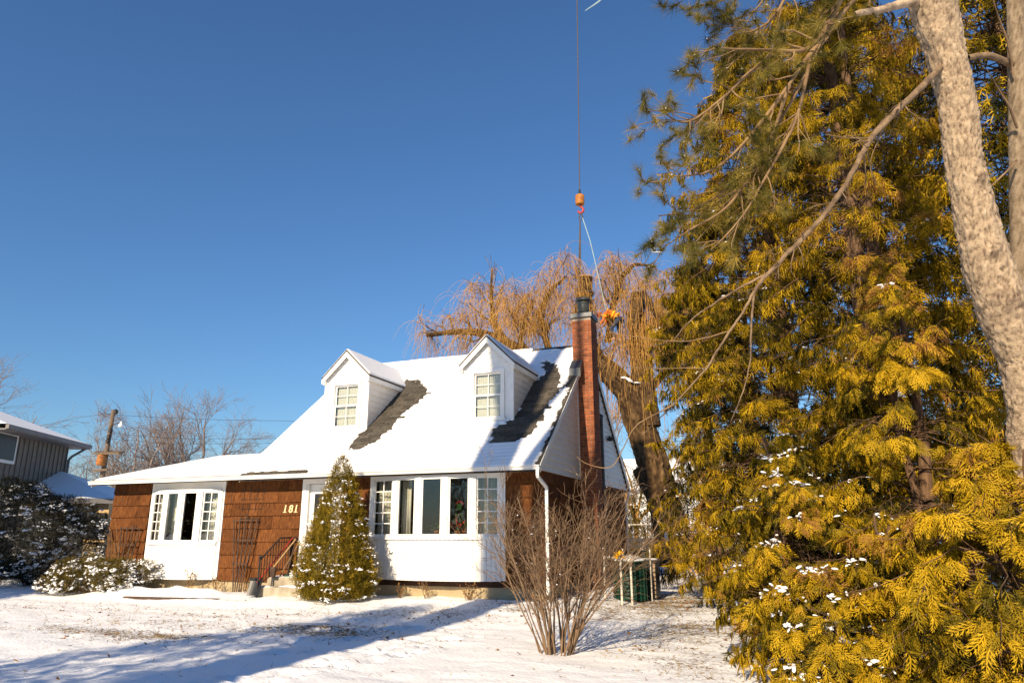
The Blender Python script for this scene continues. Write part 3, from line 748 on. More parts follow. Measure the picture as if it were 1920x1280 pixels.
# gutter, fascia and soffit
mb = MB()
prof = [(EY+.02, EZ-.03), (EY-.085, EZ-.03), (EY-.085, EZ-.05), (EY-.06, EZ-.075), (EY-.05, EZ-.12), (EY+.02, EZ-.12)]
mb.prism([(WX0-.05, a, b) for a, b in prof], (XR+.02-WX0+.05, 0, 0))
g = mb.build('gutter', M['gutter'], H)
MB().box(WX0-.02, XR-.01, EY+.021, EY+.045, EZ-.113, EZ-.035).build('fascia', M['white_paint'], g)
MB().box(-12.5, XR-.03, EY+.046, .004, 2.757, 2.775).build('soffit', M['white_paint'], g)
MB().box(-12.52, -12.2, .004, 8.3, 2.757, 2.775).build('soffit', M['white_paint'], g)
mb = MB(); mb.prism([(XL, 2*RY-EY-a+EY, b) for a, b in prof], (XR-XL+.02, 0, 0)); mb.build('rear_gutter', M['gutter'], H)
def spout(pts, parent):
    mb = MB()
    for p, q in zip(pts[:-1], pts[1:]): mb.bar(p, q, .07, .055, (0, 1, .2))
    return mb.build('downspout', M['gutter'], parent, bevel=.01)
spout([(.06, EY-.03, EZ-.12), (.06, EY-.03, EZ-.26), (.10, -.03, EZ-.46), (.10, -.03, .25)], H)
spout([(.06, 8.8, EZ-.12), (.06, 8.8, EZ-.26), (.02, 8.47, EZ-.55), (.02, 8.47, .2)], H)

# --- east gable: clapboards, one by one, either side of the chimney
gab = MB().prism([(-.06, EY+.2, 2.76), (-.06, 2*RY-EY-.2, 2.76), (-.06, RY, RZ-.22)], (.05, 0, 0)).build('gable', M['vinyl'], H)
CH0, CH1 = 3.0, 3.62
bh = .145; z = 2.74; k = 0
while z < RZ-.3:
    z1 = z+bh
    def yl(zz): return EY+.03+(zz-EZ+.15)/TT
    a0, a1 = max(EY+.02, yl(z)), max(EY+.02, yl(z1)); b0, b1 = 2*RY-a0, 2*RY-a1
    for lo, hi in ((None, CH0-.08), (CH1+.03, None)):
        if lo is None: q = [(a0, z), (min(hi, b0), z), (min(hi, b1), z1), (a1, z1)]; ok = a1 < hi-.02
        else: q = [(max(lo, a0), z), (b0, z), (b1, z1), (max(lo, a1), z1)]; ok = b1 > lo+.02
        if not ok: continue
        vs = [(.044, q[0][0], q[0][1]), (.044, q[1][0], q[1][1]), (.014, q[2][0], q[2][1]), (.014, q[3][0], q[3][1])]
        vs += [(-.012, p[1], p[2]) for p in vs]
        MB().add(vs, [(0, 1, 2, 3), (7, 6, 5, 4), (0, 4, 5, 1), (1, 5, 6, 2), (2, 6, 7, 3), (3, 7, 4, 0)]).build('clapboard', M['vinyl'], gab)
    z = z1; k += 1
MB().box(-.01, .045, CH0-.075, CH0-.012, 2.74, rz(CH0)-.2).build('corner_trim', M['white_paint'], gab)
MB().tube([(.12, 5.1, .5), (.12, 5.1, 4.55), (.12, 5.16, 4.66), (.06, 5.22, 4.7)], .045, 8).build('vent_conduit', M['lead'], gab)
mb = MB(); mb.lathe((.12, 6.15, 4.05), [(.02, 0), (.09, .03), (.10, .09), (.03, .14)], 10); mb.tube([(.02, 6.15, 4.22), (.12, 6.15, 4.2), (.12, 6.15, 4.1)], .015, 6); mb.build('gable_lamp', M['iron'], gab)

# --- chimney, brick by brick
CX0, CX1, CZT = -.09, .435, 6.98
chim = MB().box(CX0+.012, CX1-.012, CH0+.012, CH1-.012, -.1, CZT-.004).build('chimney', M['mortar'], H)
def brick_mesh(nm, L, m_):
    b = MB().box(-L/2, L/2, -.0, .10, 0, .064); me = bpy.data.meshes.new(nm); me.from_pydata(b.v, [], b.f); me.update(); me.materials.append(m_); return me
BRK = {L: brick_mesh('brick', L, M['brick']) for L in (.199, .095)}
side = MB(); nc = int((CZT-.10)/.0765); nb = 0; rb = random.Random(9)
for r_ in range(nc):
    z = .10+r_*.0765
    seq = [.199, .199, .095] if r_ % 2 == 0 else [.095, .199, .199]
    x = CX0+.004
    for L in seq:
        if nb < 300 and z > .35:
            o = bpy.data.objects.new('brick', BRK[L]); COL.objects.link(o); o.parent = chim
            o.location = Vector((x+L/2-HO[0], CH0-HO[1]+rb.uniform(-.002, .002), z-HO[2])); nb += 1
        else: side.box(x, x+L, CH0, CH0+.1, z, z+.064)
        x += L+.0115
    y = CH0+.102+(0 if r_ % 2 else .05)
    while y < CH1-.02:
        L = min(.199, CH1-y); side.box(CX1-.1, CX1-.001+rb.uniform(-.002, .002), y, y+L, z, z+.064)
        if z > 5.0: side.box(CX0+.001, CX0+.1, y, y+L, z, z+.064)
        y += L+.0115
tag(side.build('bricks', M['brick_joined'], chim), kind='stuff')
MB().box(CX0-.035, CX1+.035, CH0-.035, CH1+.035, CZT-.002, CZT+.13).build('chimney_cap', M['lead'], chim, bevel=.012)
cx, cy = .16, 3.3
mb = MB(); mb.lathe((cx, cy, CZT+.13), [(.16, 0), (.16, .30), (.155, .31), (.17, .33), (.17, .38), (.12, .40)], 20); mb.build('flue', M['flue'], chim, True)
mb = MB(); mb.lathe((cx, cy, CZT+.53), [(.12, 0), (.21, .01), (.22, .03), (.20, .09), (.10, .12)], 20)
for a in range(4): mb.box(cx+.11*math.cos(a*1.57)-.01, cx+.11*math.cos(a*1.57)+.01, cy+.11*math.sin(a*1.57)-.01, cy+.11*math.sin(a*1.57)+.01, CZT+.5, CZT+.56)
mb.build('flue_hood', M['flue'], chim, True)
mb = MB(); mb.prism([(CX0-.02, CH0-.32, rz(CH0-.32)-.02), (CX0-.02, CH0-.02, rz(CH0)), (CX0-.02, CH0-.02, rz(CH0)+.22), (CX0-.02, CH0-.32, rz(CH0-.32)+.20)], (.30, 0, 0)); mb.build('flashing', M['lead'], chim)

# --- dormers
def dormer(xc, seed):
    hw, y0, zb = .645, 1.0, 4.00; ze, za = 5.47, 6.10; r = random.Random(seed)
    D = MB()
    # solid core with window opening: cheeks, piers, head
    yb = EY+(ze-EZ)/TT+.05
    for s in (-1, 1):
        xa, xb = sorted((xc+s*hw*.995, xc+s*(hw-.06)))
        D.prism([(xa, y0+.04, zb-.05), (xa, yb, ze), (xa, y0+.04, ze)], (xb-xa, 0, 0))
        xa, xb = sorted((xc+s*(hw-.06), xc+s*.38)); D.box(xa, xb, y0+.04, y0+.09, zb-.05, ze)
    D.prism([(xc-hw, y0+.041, 5.22), (xc+hw, y0+.041, 5.22), (xc+hw, y0+.041, ze), (xc, y0+.041, za), (xc-hw, y0+.041, ze)], (0, .05, 0))
    d = D.build('dormer', M['vinyl'], H)
    # clapboards on the front
    z = zb
    while z < za-.06:
        z1 = min(z+.155, za)
        def half(zz): return hw if zz < ze else hw*(za-zz)/(za-ze)
        spans = [(-half(z), half(z), -half(z1), half(z1))]
        if z1 < 5.28 and z > zb-.01: spans = [(-hw, -.43, -hw, -.43), (.43, hw, .43, hw)]
        for a, b, a1, b1 in spans:
            f = [(xc+a, y0+.018, z), (xc+b, y0+.018, z), (xc+b1, y0+.033, z1), (xc+a1, y0+.033, z1)]
            bk = [(p[0], y0+.045, p[2]) for p in f]
            MB().add(f+bk, [(0, 1, 2, 3), (7, 6, 5, 4), (0, 4, 5, 1), (1, 5, 6, 2), (2, 6, 7, 3), (3, 7, 4, 0)]).build('clapboard', M['white_paint'], d)
        z = z1
    # cheek boards
    for s in (-1, 1):
        z = zb
        while z < ze-.02:
            z1 = min(z+.155, ze); X = xc+s*hw
            ya, yc = EY+(z-EZ)/TT, EY+(z1-EZ)/TT
            yA = y0+.05
            q = [(X+s*.026, yA, z), (X+s*.026, max(ya, yA+.01), z), (X+s*.010, max(yc, yA+.02), z1), (X+s*.010, yA, z1)]
            bk = [(X-s*.01, p[1], p[2]) for p in q]
            fs = [(0, 1, 2, 3), (7, 6, 5, 4), (0, 4, 5, 1), (1, 5, 6, 2), (2, 6, 7, 3), (3, 7, 4, 0)]
            MB().add(q+bk, fs if s > 0 else [f[::-1] for f in fs]).build('cheek_board', M['vinyl'], d)
            z = z1
        MB().box(*sorted((xc+s*(hw-.05), xc+s*(hw+.03))), y0-.004, y0+.05, zb-.03, ze).build('corner_board', M['white_paint'], d)
    # window
    wx, z0, z1 = .36, 4.13, 5.22
    c = MB()
    for s in (-1, 1): c.box(*sorted((xc+s*wx, xc+s*(wx+.075))), y0-.012, y0+.05, z0-.02, z1+.075)
    c.box(xc-wx, xc+wx, y0-.013, y0+.05, z1, z1+.075); c.build('window_casing', M['white_paint'], d)
    MB().box(xc-wx-.11, xc+wx+.11, y0-.065, y0+.04, z0-.09, z0-.02).build('sill', M['white_paint'], d, bevel=.006)
    mid = (z0+z1)/2
    for (za_, zb_, yy) in ((z0-.02, mid+.015, y0+.035), (mid-.015, z1, y0+.058)):
        f = MB()
        for s in (-1, 1): f.box(*sorted((xc+s*(wx-.04), xc+s*wx)), yy-.012, yy+.012, za_, zb_)
        f.box(xc-wx+.04, xc+wx-.04, yy-.0115, yy+.0115, za_, za_+.04); f.box(xc-wx+.04, xc+wx-.04, yy-.0115, yy+.0115, zb_-.04, zb_)
        f.build('sash', M['white_paint'], d)
        zm = (za_+zb_)/2; g_ = MB(); g_.box(xc-.007, xc+.007, yy-.008, yy+.008, za_+.04, zb_-.04)
        for s in (-1, 1): g_.box(*sorted((xc+s*.007, xc+s*(wx-.04))), yy-.0075, yy+.0075, zm-.006, zm+.006)
        g_.build('muntin', M['white_paint'], d)
        for s in (-1, 1):
            for zz in ((za_+.04, zm-.006), (zm+.006, zb_-.04)):
                MB().box(*sorted((xc+s*.007, xc+s*(wx-.04))), yy-.002, yy+.002, *zz).build('pane', M['glass'], d)
    b = MB(); n_ = 26
    for k in range(n_): b.box(xc-wx+.02+k*(2*wx-.04)/n_, xc-wx+.02+(k+.93)*(2*wx-.04)/n_, y0+.115+(k % 2)*.004, y0+.121+(k % 2)*.004, z0-.04, z1+.03)
    b.build('blind', M['blind'], d)
    # roof of the dormer with overhang and snow
    yr = EY+(za-EZ)/TT
    for s in (-1, 1):
        o_ = .085; e0 = np.array([xc+s*(hw+o_), 0, ze-o_*(za-ze)/hw]); a0 = np.array([xc, 0, za+.004])
        ybk = EY+(e0[2]-EZ)/TT
        t = np.array([0, 0, .06])
        pl = [(e0[0], y0-.10, e0[2]), (a0[0], y0-.10, a0[2]), (a0[0], yr+.1, a0[2]), (e0[0], ybk+.1, e0[2])]
        MB().prism([np.array(p) for p in pl], (0, 0, .05)).build('dormer_roof', M['asphalt'], d)
        ux = np.array([e0[0]-a0[0], 0, e0[2]-a0[2]]); Lx = np.linalg.norm(ux); ux /= Lx
        nn = np.array([-ux[2]*s, 0, ux[0]*s]); nn = nn if nn[2] > 0 else -nn
        top = np.array([xc, y0-.10, za+.055])
        def th(x, y, A, B_, ybk=ybk, yr=yr, s=s):
            lim = yr+.15+(ybk-yr)*(A/Lx)
            e = np.minimum(np.minimum((Lx-A)/.04, B_/.03), (lim-y)/.05).clip(0, 1)
            return np.where(y > lim, -.03, .026*np.sqrt(e)+.008*fbm(x*4, y*4, 2, seed)*e)
        snow_sheet('snow_cover', d, top+np.array([0, 0, 0]), ux, np.array([0, 1., 0]), nn, Lx, yr+.3-y0, .03, th, M['snow_roof'])
        # fascia along the gable
        MB().prism([(xc+s*.0, y0-.101, za-.005), (e0[0], y0-.101, e0[2]-.005), (e0[0]-s*.01, y0-.101, e0[2]-.12), (xc, y0-.101, za-.15)], (0, .03, 0)).build('bargeboard', M['white_paint'], d)
        MB().prism([(e0[0]-s*.002, y0-.07, e0[2]-.003), (e0[0]-s*.002, ybk-.02, e0[2]-.003), (e0[0]-s*.002, ybk-.14, e0[2]-.12), (e0[0]-s*.002, y0-.07, e0[2]-.12)], (-s*.10, 0, 0)).build('eave_trim', M['white_paint'], d)
    return d
tag(dormer(-5.69, 1), 'dormer nearer the low wing, fully in sun')
tag(dormer(-1.69, 2), 'dormer beside the chimney, half in shade')
# ------------------------------------------------------------------ things round the house
G0 = gz(-5.6, -1.2)
st = thing('front_steps', 'concrete front steps below the white door', 'steps', (-5.6, -.5, G0))
MB().box(-6.42, -4.75, -.62, -.03, -.1, .52).build('landing', M['step_concrete'], st, bevel=.02)
MB().box(-6.40, -4.75, -1.02, -.622, -.1, .33).build('step', M['step_concrete'], st, bevel=.02)
def snow_lump(name, parent, x0, x1, y0, y1, z, t, seed):
    n = 40; m = 14; a = np.linspace(0, 1, n); b = np.linspace(0, 1, m); A, B = np.meshgrid(a, b)
    e = (np.minimum(np.minimum(A, 1-A)*(x1-x0), np.minimum(B, 1-B)*(y1-y0))/.04).clip(0, 1)
    X = x0+(x1-x0)*A; Y = y0+(y1-y0)*B; mk = smooth(.42, .55, fbm(X*3, Y*6, 3, seed))
    Z = z-.006+(t*(.4+fbm(X*4, Y*4, 2, seed)))*np.sqrt(e)*mk
    ii = (np.arange(m-1)[:, None]*n+np.arange(n-1)[None]).ravel()
    return vf_obj(name, np.stack([X, Y, Z], -1).reshape(-1, 3), np.stack([ii, ii+1, ii+n+1, ii+n], -1), M['snow'], parent, True)
snow_lump('snow', st, -6.39, -4.8, -1.0, -.63, .33, .03, 4); snow_lump('snow', st, -6.40, -4.8, -.6, -.1, .52, .02, 8)

box_thing('door_mat', 'green door mat on the top step', 'mat', M['green_mat'], MB().box(-6.02, -5.2, -.55, -.1, .5225, .545), bevel=.008)

rl = thing('stair_railing', 'black iron stair railing on the left of the steps', 'railing', (-6.27, -.6, G0))
X = -6.27
mb = MB(); mb.tube([(X, -.06, 1.37), (X, -.45, 1.37), (X, -1.1, .90)], .018, 8); mb.build('handrail', M['iron'], rl)
mb = MB(); mb.tube([(X, -.06, .66), (X, -.45, .66), (X, -1.1, .36)], .010, 6); mb.build('bottom_rail', M['iron'], rl)
for p in ((X, -.06, .52, 1.37), (X, -1.1, G0-.05, .93)):
    MB().box(p[0]-.014, p[0]+.014, p[1]-.014, p[1]+.014, p[2], p[3]).build('post', M['iron'], rl)
MB().lathe((X, -1.1, .93), [(.012, 0), (.03, .02), (.03, .05), (.008, .08)], 10).build('finial', M['iron'], rl, True)
for i in range(11):
    y = -.13-i*.09; zt = 1.37 if y > -.45 else 1.37+(y+.45)/.65*.47; zb = .66 if y > -.45 else .66+(y+.45)/.65*.30
    MB().box(X-.006, X+.006, y-.006, y+.006, zb, zt).build('baluster', M['iron'], rl)
rl2 = thing('stair_railing', 'black iron railing post on the right of the steps, mostly behind the cone-shaped evergreen', 'railing', (-4.95, -.9, G0))
mb = MB(); mb.tube([(-4.98, -.45, 1.2), (-4.98, -.95, .85), (-4.98, -1.02, .8), (-4.98, -1.04, .7)], .016, 6); mb.build('handrail', M['iron'], rl2)
for yy, zz in ((-.95, .85), (-.5, 1.16)): MB().box(-4.992, -4.968, yy-.012, yy+.012, .3, zz).build('post', M['iron'], rl2)

# tools standing in the railing corner
def pole_tool(name, label, cat, p, q, m_, head=None, hm=None):
    t = thing(name, label, cat, p)
    MB().tube([p, q], .015, 8).build('handle', m_, t)
    if head: head(t, hm)
    return t
def shovel_head(t, hm):
    p = np.array([-6.34, -1.14, .16])
    mb = MB(); vs = []; fs = []
    for i in range(7):
        a = (i-3)/3; vs += [(p[0]+a*.16, p[1]-.03*a*a+.0, p[2]), (p[0]+a*.16, p[1]+.10-.03*a*a, p[2]+.30)]
    for i in range(6): fs.append((2*i, 2*i+2, 2*i+3, 2*i+1))
    o = mb.add(vs, fs).build('blade', hm, t); o.modifiers.new('s', 'SOLIDIFY').thickness = .008
def grip(t, hm):
    MB().tube([(-6.20, -.10, 1.36), (-6.14, -.08, 1.40), (-6.10, -.08, 1.34), (-6.14, -.10, 1.29), (-6.20, -.12, 1.33)], .012, 6).build('grip', hm, t)
pole_tool('snow_shovel', 'snow shovel with long red handle leaning in the railing corner', 'shovel', (-6.335, -1.06, .42), (-6.20, -.10, 1.36), M['red'], lambda t, m: (shovel_head(t, m), grip(t, m)), M['dark_plastic'])
def broom_head(t, m):
    MB().prism([(-6.24, -.76, .52), (-6.12, -.76, .52), (-6.09, -.80, .76-.02), (-6.27, -.80, .74)], (0, .05, 0)).build('bristles', m, t)
pole_tool('broom', 'broom with a pale wooden handle leaning beside the red shovel', 'broom', (-6.20, -.74, .70), (-6.10, -.12, 1.33), M['pale_wood'], broom_head, M['trellis'])
pole_tool('rake', 'dark handled garden tool leaning nearest the door frame', 'tool', (-6.02, -.45, .54), (-6.12, -.07, 1.36), M['trellis'], lambda t, m: MB().box(-6.10, -5.95, -.48, -.43, .53, .58).build('tool_head', m, t), M['iron'])
pole_tool('walking_stick', 'thin brown stick leaning by the door frame behind the broom', 'stick', (-6.12, -.55, .54), (-6.06, -.06, 1.22), M['twig'], lambda t, m: MB().tube([(-6.06, -.06, 1.22), (-6.06, -.03, 1.27), (-6.05, -.05, 1.30), (-6.05, -.09, 1.29)], .014, 6).build('crook', m, t), M['twig'])
b = MB(); b.lathe((-6.62, -.75, G0-.01), [(.10, 0), (.14, .33), (.155, .34), (.155, .36), (.13, .36), (.10, .05)], 16)
box_thing('plastic_pot', 'black plastic bucket on the ground left of the steps', 'bucket', M['dark_plastic'], b, smooth=True)

# trellises
def fan_trellis(name, label, x, y, zb, h, w0, w1, n, lean=.10):
    t = thing(name, label, 'trellis', (x, y, zb)); m_ = M['trellis']
    for i in range(n):
        a = i/(n-1)-.5
        hh = h*(1-.05*abs(a)*2+.03*random.uniform(-1, 1))
        MB().bar((x+a*w0, y, zb-.05), (x+a*w1, y+lean, zb+hh), .028, .014, (0, 1, 0)).build('slat', m_, t)
    for f in (.36, .66, .93):
        ww = w0+(w1-w0)*f
        MB().bar((x-ww/2-.03, y+lean*f-.02, zb+h*f), (x+ww/2+.03, y+lean*f-.02, zb+h*f), .025, .012, (0, 1, 0)).build('crosspiece', m_, t)
    return t
fan_trellis('fan_trellis', 'fan-shaped wooden trellis against the wall left of the steps', -7.62, -.20, gz(-7.6, -.3), 1.78, .20, .72, 5)
fan_trellis('fan_trellis', 'fan-shaped wooden trellis on the wall left of the smaller bow window', -11.35, -.20, gz(-11.4, -.3)+.1, 1.55, .22, .66, 4)
t = thing('wire_trellis', 'thin wire grid trellis above the wooden trellis near the house number', 'trellis', (-7.6, -.03, 1.4))
for i in range(4): MB().tube([(-7.85+i*.17, -.03, 1.25), (-7.80+i*.17+.04*i, -.03, 2.66)], .005, 5).build('vertical_wire', M['iron'], t)
for j in range(6): MB().tube([(-7.88, -.036, 1.36+j*.23), (-7.28+j*.015, -.036, 1.36+j*.23)], .004, 5).build('cross_wire', M['iron'], t)
for (x, l, lab) in ((-12.0+.45, .42, 'thin hanging ornament under the eave near the far corner of the house'), (-7.95, .5, 'thin hanging ornament under the eave left of the wire trellis')):
    t = thing('hanging_ornament', lab, 'ornament', (x, -.30, 2.76), 'ornaments hanging from the eave')
    MB().tube([(x, -.30, 2.76), (x, -.30, 2.76-l)], .004, 5).build('cord', M['iron'], t)
    MB().lathe((x, -.30, 2.76-l-.05), [(.004, 0), (.010, .015), (.010, .035), (.004, .05)], 8).build('bob', M['lead'], t, True)
box_thing('leaning_pole', 'old wooden stick leaning against the far end of the brown wall', 'stick', M['trellis'], MB().tube([(-11.35, -.55, gz(-11.3, -.5)+.3), (-12.15, -.05, 1.62)], .018, 7))
# timber edging of the bed
box_thing('bed_edging', 'low timber edging in the snow before the smaller bow window', 'edging', M['trellis'], MB().bar((-9.7, -1.50, gz(-9.7, -1.5)-.02), (-7.0, -1.44, gz(-7.0, -1.44)-.015), .08, .07), bevel=.01)

# paper in the window, things on the inner sill
o = MB().box(-9.80, -9.58, -.215, -.212, 1.78, 2.10).build('paper_notice', M['paper'], None); tag(o, 'sheet of paper taped inside the smaller bow window', 'paper')
sb = MB().box(-4.0, -1.0, -.20, .22, 1.36, 1.395).build('window_shelf', M['white_paint'], H)
LEAFT = (np.array([[0, 0, 0], [.4, .22, .06], [1, 0, -.05], [.4, -.22, .06]]), np.array([[0, 1, 2], [0, 2, 3]]))
def leaves_at(c, r, n, s, seed, up=.5):
    g = np.random.default_rng(seed); d = norm(g.normal(size=(n, 3))); d[:, 2] = np.abs(d[:, 2])*1.2
    pos = np.array(c)+d*r*g.uniform(.2, 1, (n, 1))
    fr = frames(d+np.array([0, 0, up])*0, g.normal(size=(n, 3)))*g.uniform(.6, 1.2, (n, 1, 1))*s
    return instance(*LEAFT, fr, pos, g.uniform(0, 1, n))
def potted(label, x, y, h, lm, n=40, s=.07, seed=1):
    t = thing('potted_plant', label, 'plant', (x, y, 1.397), 'plants behind the large bow window')
    MB().lathe((x, y, 1.397), [(.045, 0), (.06, .10), (.068, .10), (.068, .12), (.05, .12)], 14).build('pot', M['terracotta'], t, True)
    V, F, T = leaves_at((x, y, 1.53), h, n, s, seed); vf_obj('leaves', V, F, lm, t, False, T)
    mb = MB(); r = random.Random(seed)
    for k in range(5): mb.tube([(x, y, 1.5), (x+r.uniform(-.5, .5)*h, y+r.uniform(-.3, .3)*h, 1.53+h*.8)], .004, 4)
    mb.build('stems', M['green_leaf'], t)
potted('potted plant in a terracotta pot behind the curtained pane', -2.86, -.10, .12, M['green_leaf'], 30, .06, 1)
potted('small leafy plant at the foot of the middle pane', -2.38, -.16, .16, M['green_leaf'], 40, .06, 2)
potted('reddish leafy plant behind the middle pane, nearest the mullion', -2.16, -.16, .14, M['dead_leaf'], 40, .06, 3)
potted('red flowering plant at the left of the pane with birdhouses', -1.90, -.14, .20, M['red_leaf'], 26, .11, 4)
potted('tall green plant under the birdhouses', -1.74, -.12, .30, M['green_leaf'], 60, .07, 5)
potted('pink and yellow flowers at the right of the pane with birdhouses', -1.60, -.10, .15, M['dead_leaf'], 40, .06, 6)
def birdhouse(label, x, z, m_):
    t = thing('birdhouse', label, 'birdhouse', (x, -.10, z), 'birdhouses hanging in the window')
    MB().box(x-.055, x+.055, -.15, -.05, z, z+.13).build('box', m_, t)
    MB().prism([(x-.085, -.17, z+.12), (x, -.17, z+.20), (x+.085, -.17, z+.12), (x+.075, -.17, z+.115), (x, -.17, z+.185), (x-.075, -.17, z+.115)], (0, .14, 0)).build('roof', M['red'], t)
    MB().tube([(x, -.151, z+.07), (x, -.149, z+.07)], .018, 10).build('entrance', M['iron'], t)
    MB().tube([(x, -.10, z+.2), (x, -.10, 2.62)], .003, 4).build('string', M['iron'], t)
birdhouse('small green birdhouse hanging in the window', -1.86, 1.95, M['green_leaf'])
birdhouse('small orange birdhouse hanging in the window', -1.56, 1.94, M['terracotta'])

# --- bins and pipe frame east of the house
fr_ = thing('pipe_frame', 'white pipe frame with a yellow rag tied on top beside the green bin', 'frame', (1.4, 1.2, 0))
gA = gz(1.4, 1.0)
for (x, y, zt) in ((.95, 1.35, .98), (1.44, .75, .95), (1.60, 1.0, 1.02)):
    MB().tube([(x, y, gz(x, y)-.05), (x, y, zt)], .024, 8).build('pipe', M['pipe'], fr_)
MB().tube([(.95, 1.35, .95), (1.44, .75, .93)], .018, 8).build('crossbar', M['pipe'], fr_)
g = np.random.default_rng(4); V, F, T = leaves_at((1.42, .74, .95), .10, 60, .08, 4)
vf_obj('rag', V, F, M['yellow'], fr_, False, T)
def slot_bin(x, y, r, h, z):
    t = thing('compost_bin', 'green slotted plastic compost bin with snow on its lid', 'bin', (x, y, z))
    MB().lathe((x, y, z), [(r*.95, 0), (r*.9, h), (r*.88, h)], 24).build('drum', M['dark_plastic'], t, True)
    for k in range(9):
        zz = z+.05+k*(h-.1)/9; MB().lathe((x, y, zz), [(r*.97, 0), (r*.985, .02), (r*.97, .05)], 24).build('rib', M['green_plastic'], t)
    for k in range(18):
        a = k*2*math.pi/18; c, s = math.cos(a), math.sin(a)
        MB().obox((x+c*r*.985, y+s*r*.985, z+h/2), (c*.015, s*.015, 0), (-s*.012, c*.012, 0), (0, 0, h/2-.02)).build('stave', M['green_plastic'], t)
    MB().lathe((x, y, z+h), [(r, 0), (r*.98, .03), (r*.55, .09), (r*.5, .10)], 24).build('lid', M['green_plastic'], t, True)
    MB().lathe((x, y, z+h+.02), [(r*.95, 0), (r*.9, .04), (r*.5, .11), (.02, .13)], 24).build('snow', M['snow'], t, True)
slot_bin(1.42, 1.75, .36, .80, gz(1.3, 1.5)-.02)
t = thing('wire_mesh_panel', 'green wire mesh panel standing behind the compost bin', 'mesh', (1.5, 1.9, 0))
gB = gz(1.5, 1.9)
for i in range(14): MB().tube([(1.25+i*.045, 1.95, gB), (1.25+i*.045, 1.95, gB+1.05)], .004, 4).build('vertical_wire', M['green_plastic'], t)
for j in range(12): MB().tube([(1.24, 1.953, gB+.05+j*.09), (1.85, 1.953, gB+.05+j*.09)], .004, 4).build('cross_wire', M['green_plastic'], t)
for x in (1.24, 1.85): MB().tube([(x, 1.95, gB-.05), (x, 1.95, gB+1.08)], .016, 6).build('frame_post', M['pipe'], t)
t = thing('slatted_bin', 'dark square bin with pale wooden slats at the back of the bins', 'bin', (1.7, 2.6, 0))
gC = gz(1.8, 2.6)
MB().box(1.52, 1.88, 2.4, 2.95, gC-.02, gC+.82).build('box', M['dark_plastic'], t, bevel=.02)
for k in range(8): MB().box(1.82, 1.885, 2.385, 2.40, gC+.04+k*.095, gC+.115+k*.095).build('slat', M['slat_wood'], t)
MB().box(1.49, 1.91, 2.37, 2.98, gC+.82, gC+.87).build('lid', M['dark_plastic'], t, bevel=.02)
snow_lump('snow', t, 1.51, 1.89, 2.4, 2.95, gC+.87, .03, 14)

# --- dried perennials along the foundation
def dried(label, x, y, h, n, seed, spread=.3):
    t = thing('dried_plant', label, 'plant', (x, y, gz(x, y)), 'dried perennials by the foundation'); g = np.random.default_rng(seed)
    P = np.zeros((n, 4, 3)); P[:, 0] = np.array([x, y, gz(x, y)-.02])+g.normal(size=(n, 3))*[.04, .03, 0]
    d = norm(np.stack([g.normal(size=n)*spread, g.normal(size=n)*spread*.4, np.ones(n)], -1)); L = h*g.uniform(.5, 1.1, n)
    for m in range(1, 4): P[:, m] = P[:, m-1]+d*(L/3)[:, None]; d = norm(d+g.normal(size=(n, 3))*.18)
    V, F = tubes(P, np.full((n, 4), .0045), 4); vf_obj('stems', V, F, M['twig'], t)
    pos = np.concatenate([P[:, 3], P[:, 2], P[:, 3]+g.normal(size=(n, 3))*.03]); k = len(pos)
    V, F, T = instance(*LEAFT, frames(g.normal(size=(k, 3)), g.normal(size=(k, 3)))*g.uniform(.03, .07, (k, 1, 1)), pos, g.uniform(0, .8, k))
    vf_obj('dry_leaves', V, F, M['dead_leaf'], t, False, T)
dried('dried brown stems below the right part of the smaller bow window', -8.9, -.35, .5, 14, 1)
dried('dried hydrangea heads on the foundation left of the trellis', -8.15, -.3, .38, 22, 2, .5)
dried('dried stems at the foot of the trellis', -7.2, -.4, .3, 12, 3)
dried('dry stems at the foundation right of the cone-shaped evergreen', -3.2, -.25, .32, 16, 4)
dried('dry stems under the middle of the large bow window', -2.5, -.3, .42, 12, 5)
dried('dry tuft under the right end of the large bow window', -1.5, -.35, .35, 26, 6, .6)
dried('dead climbing plant on the far trellis', -11.35, -.28, 1.5, 26, 7, .22)
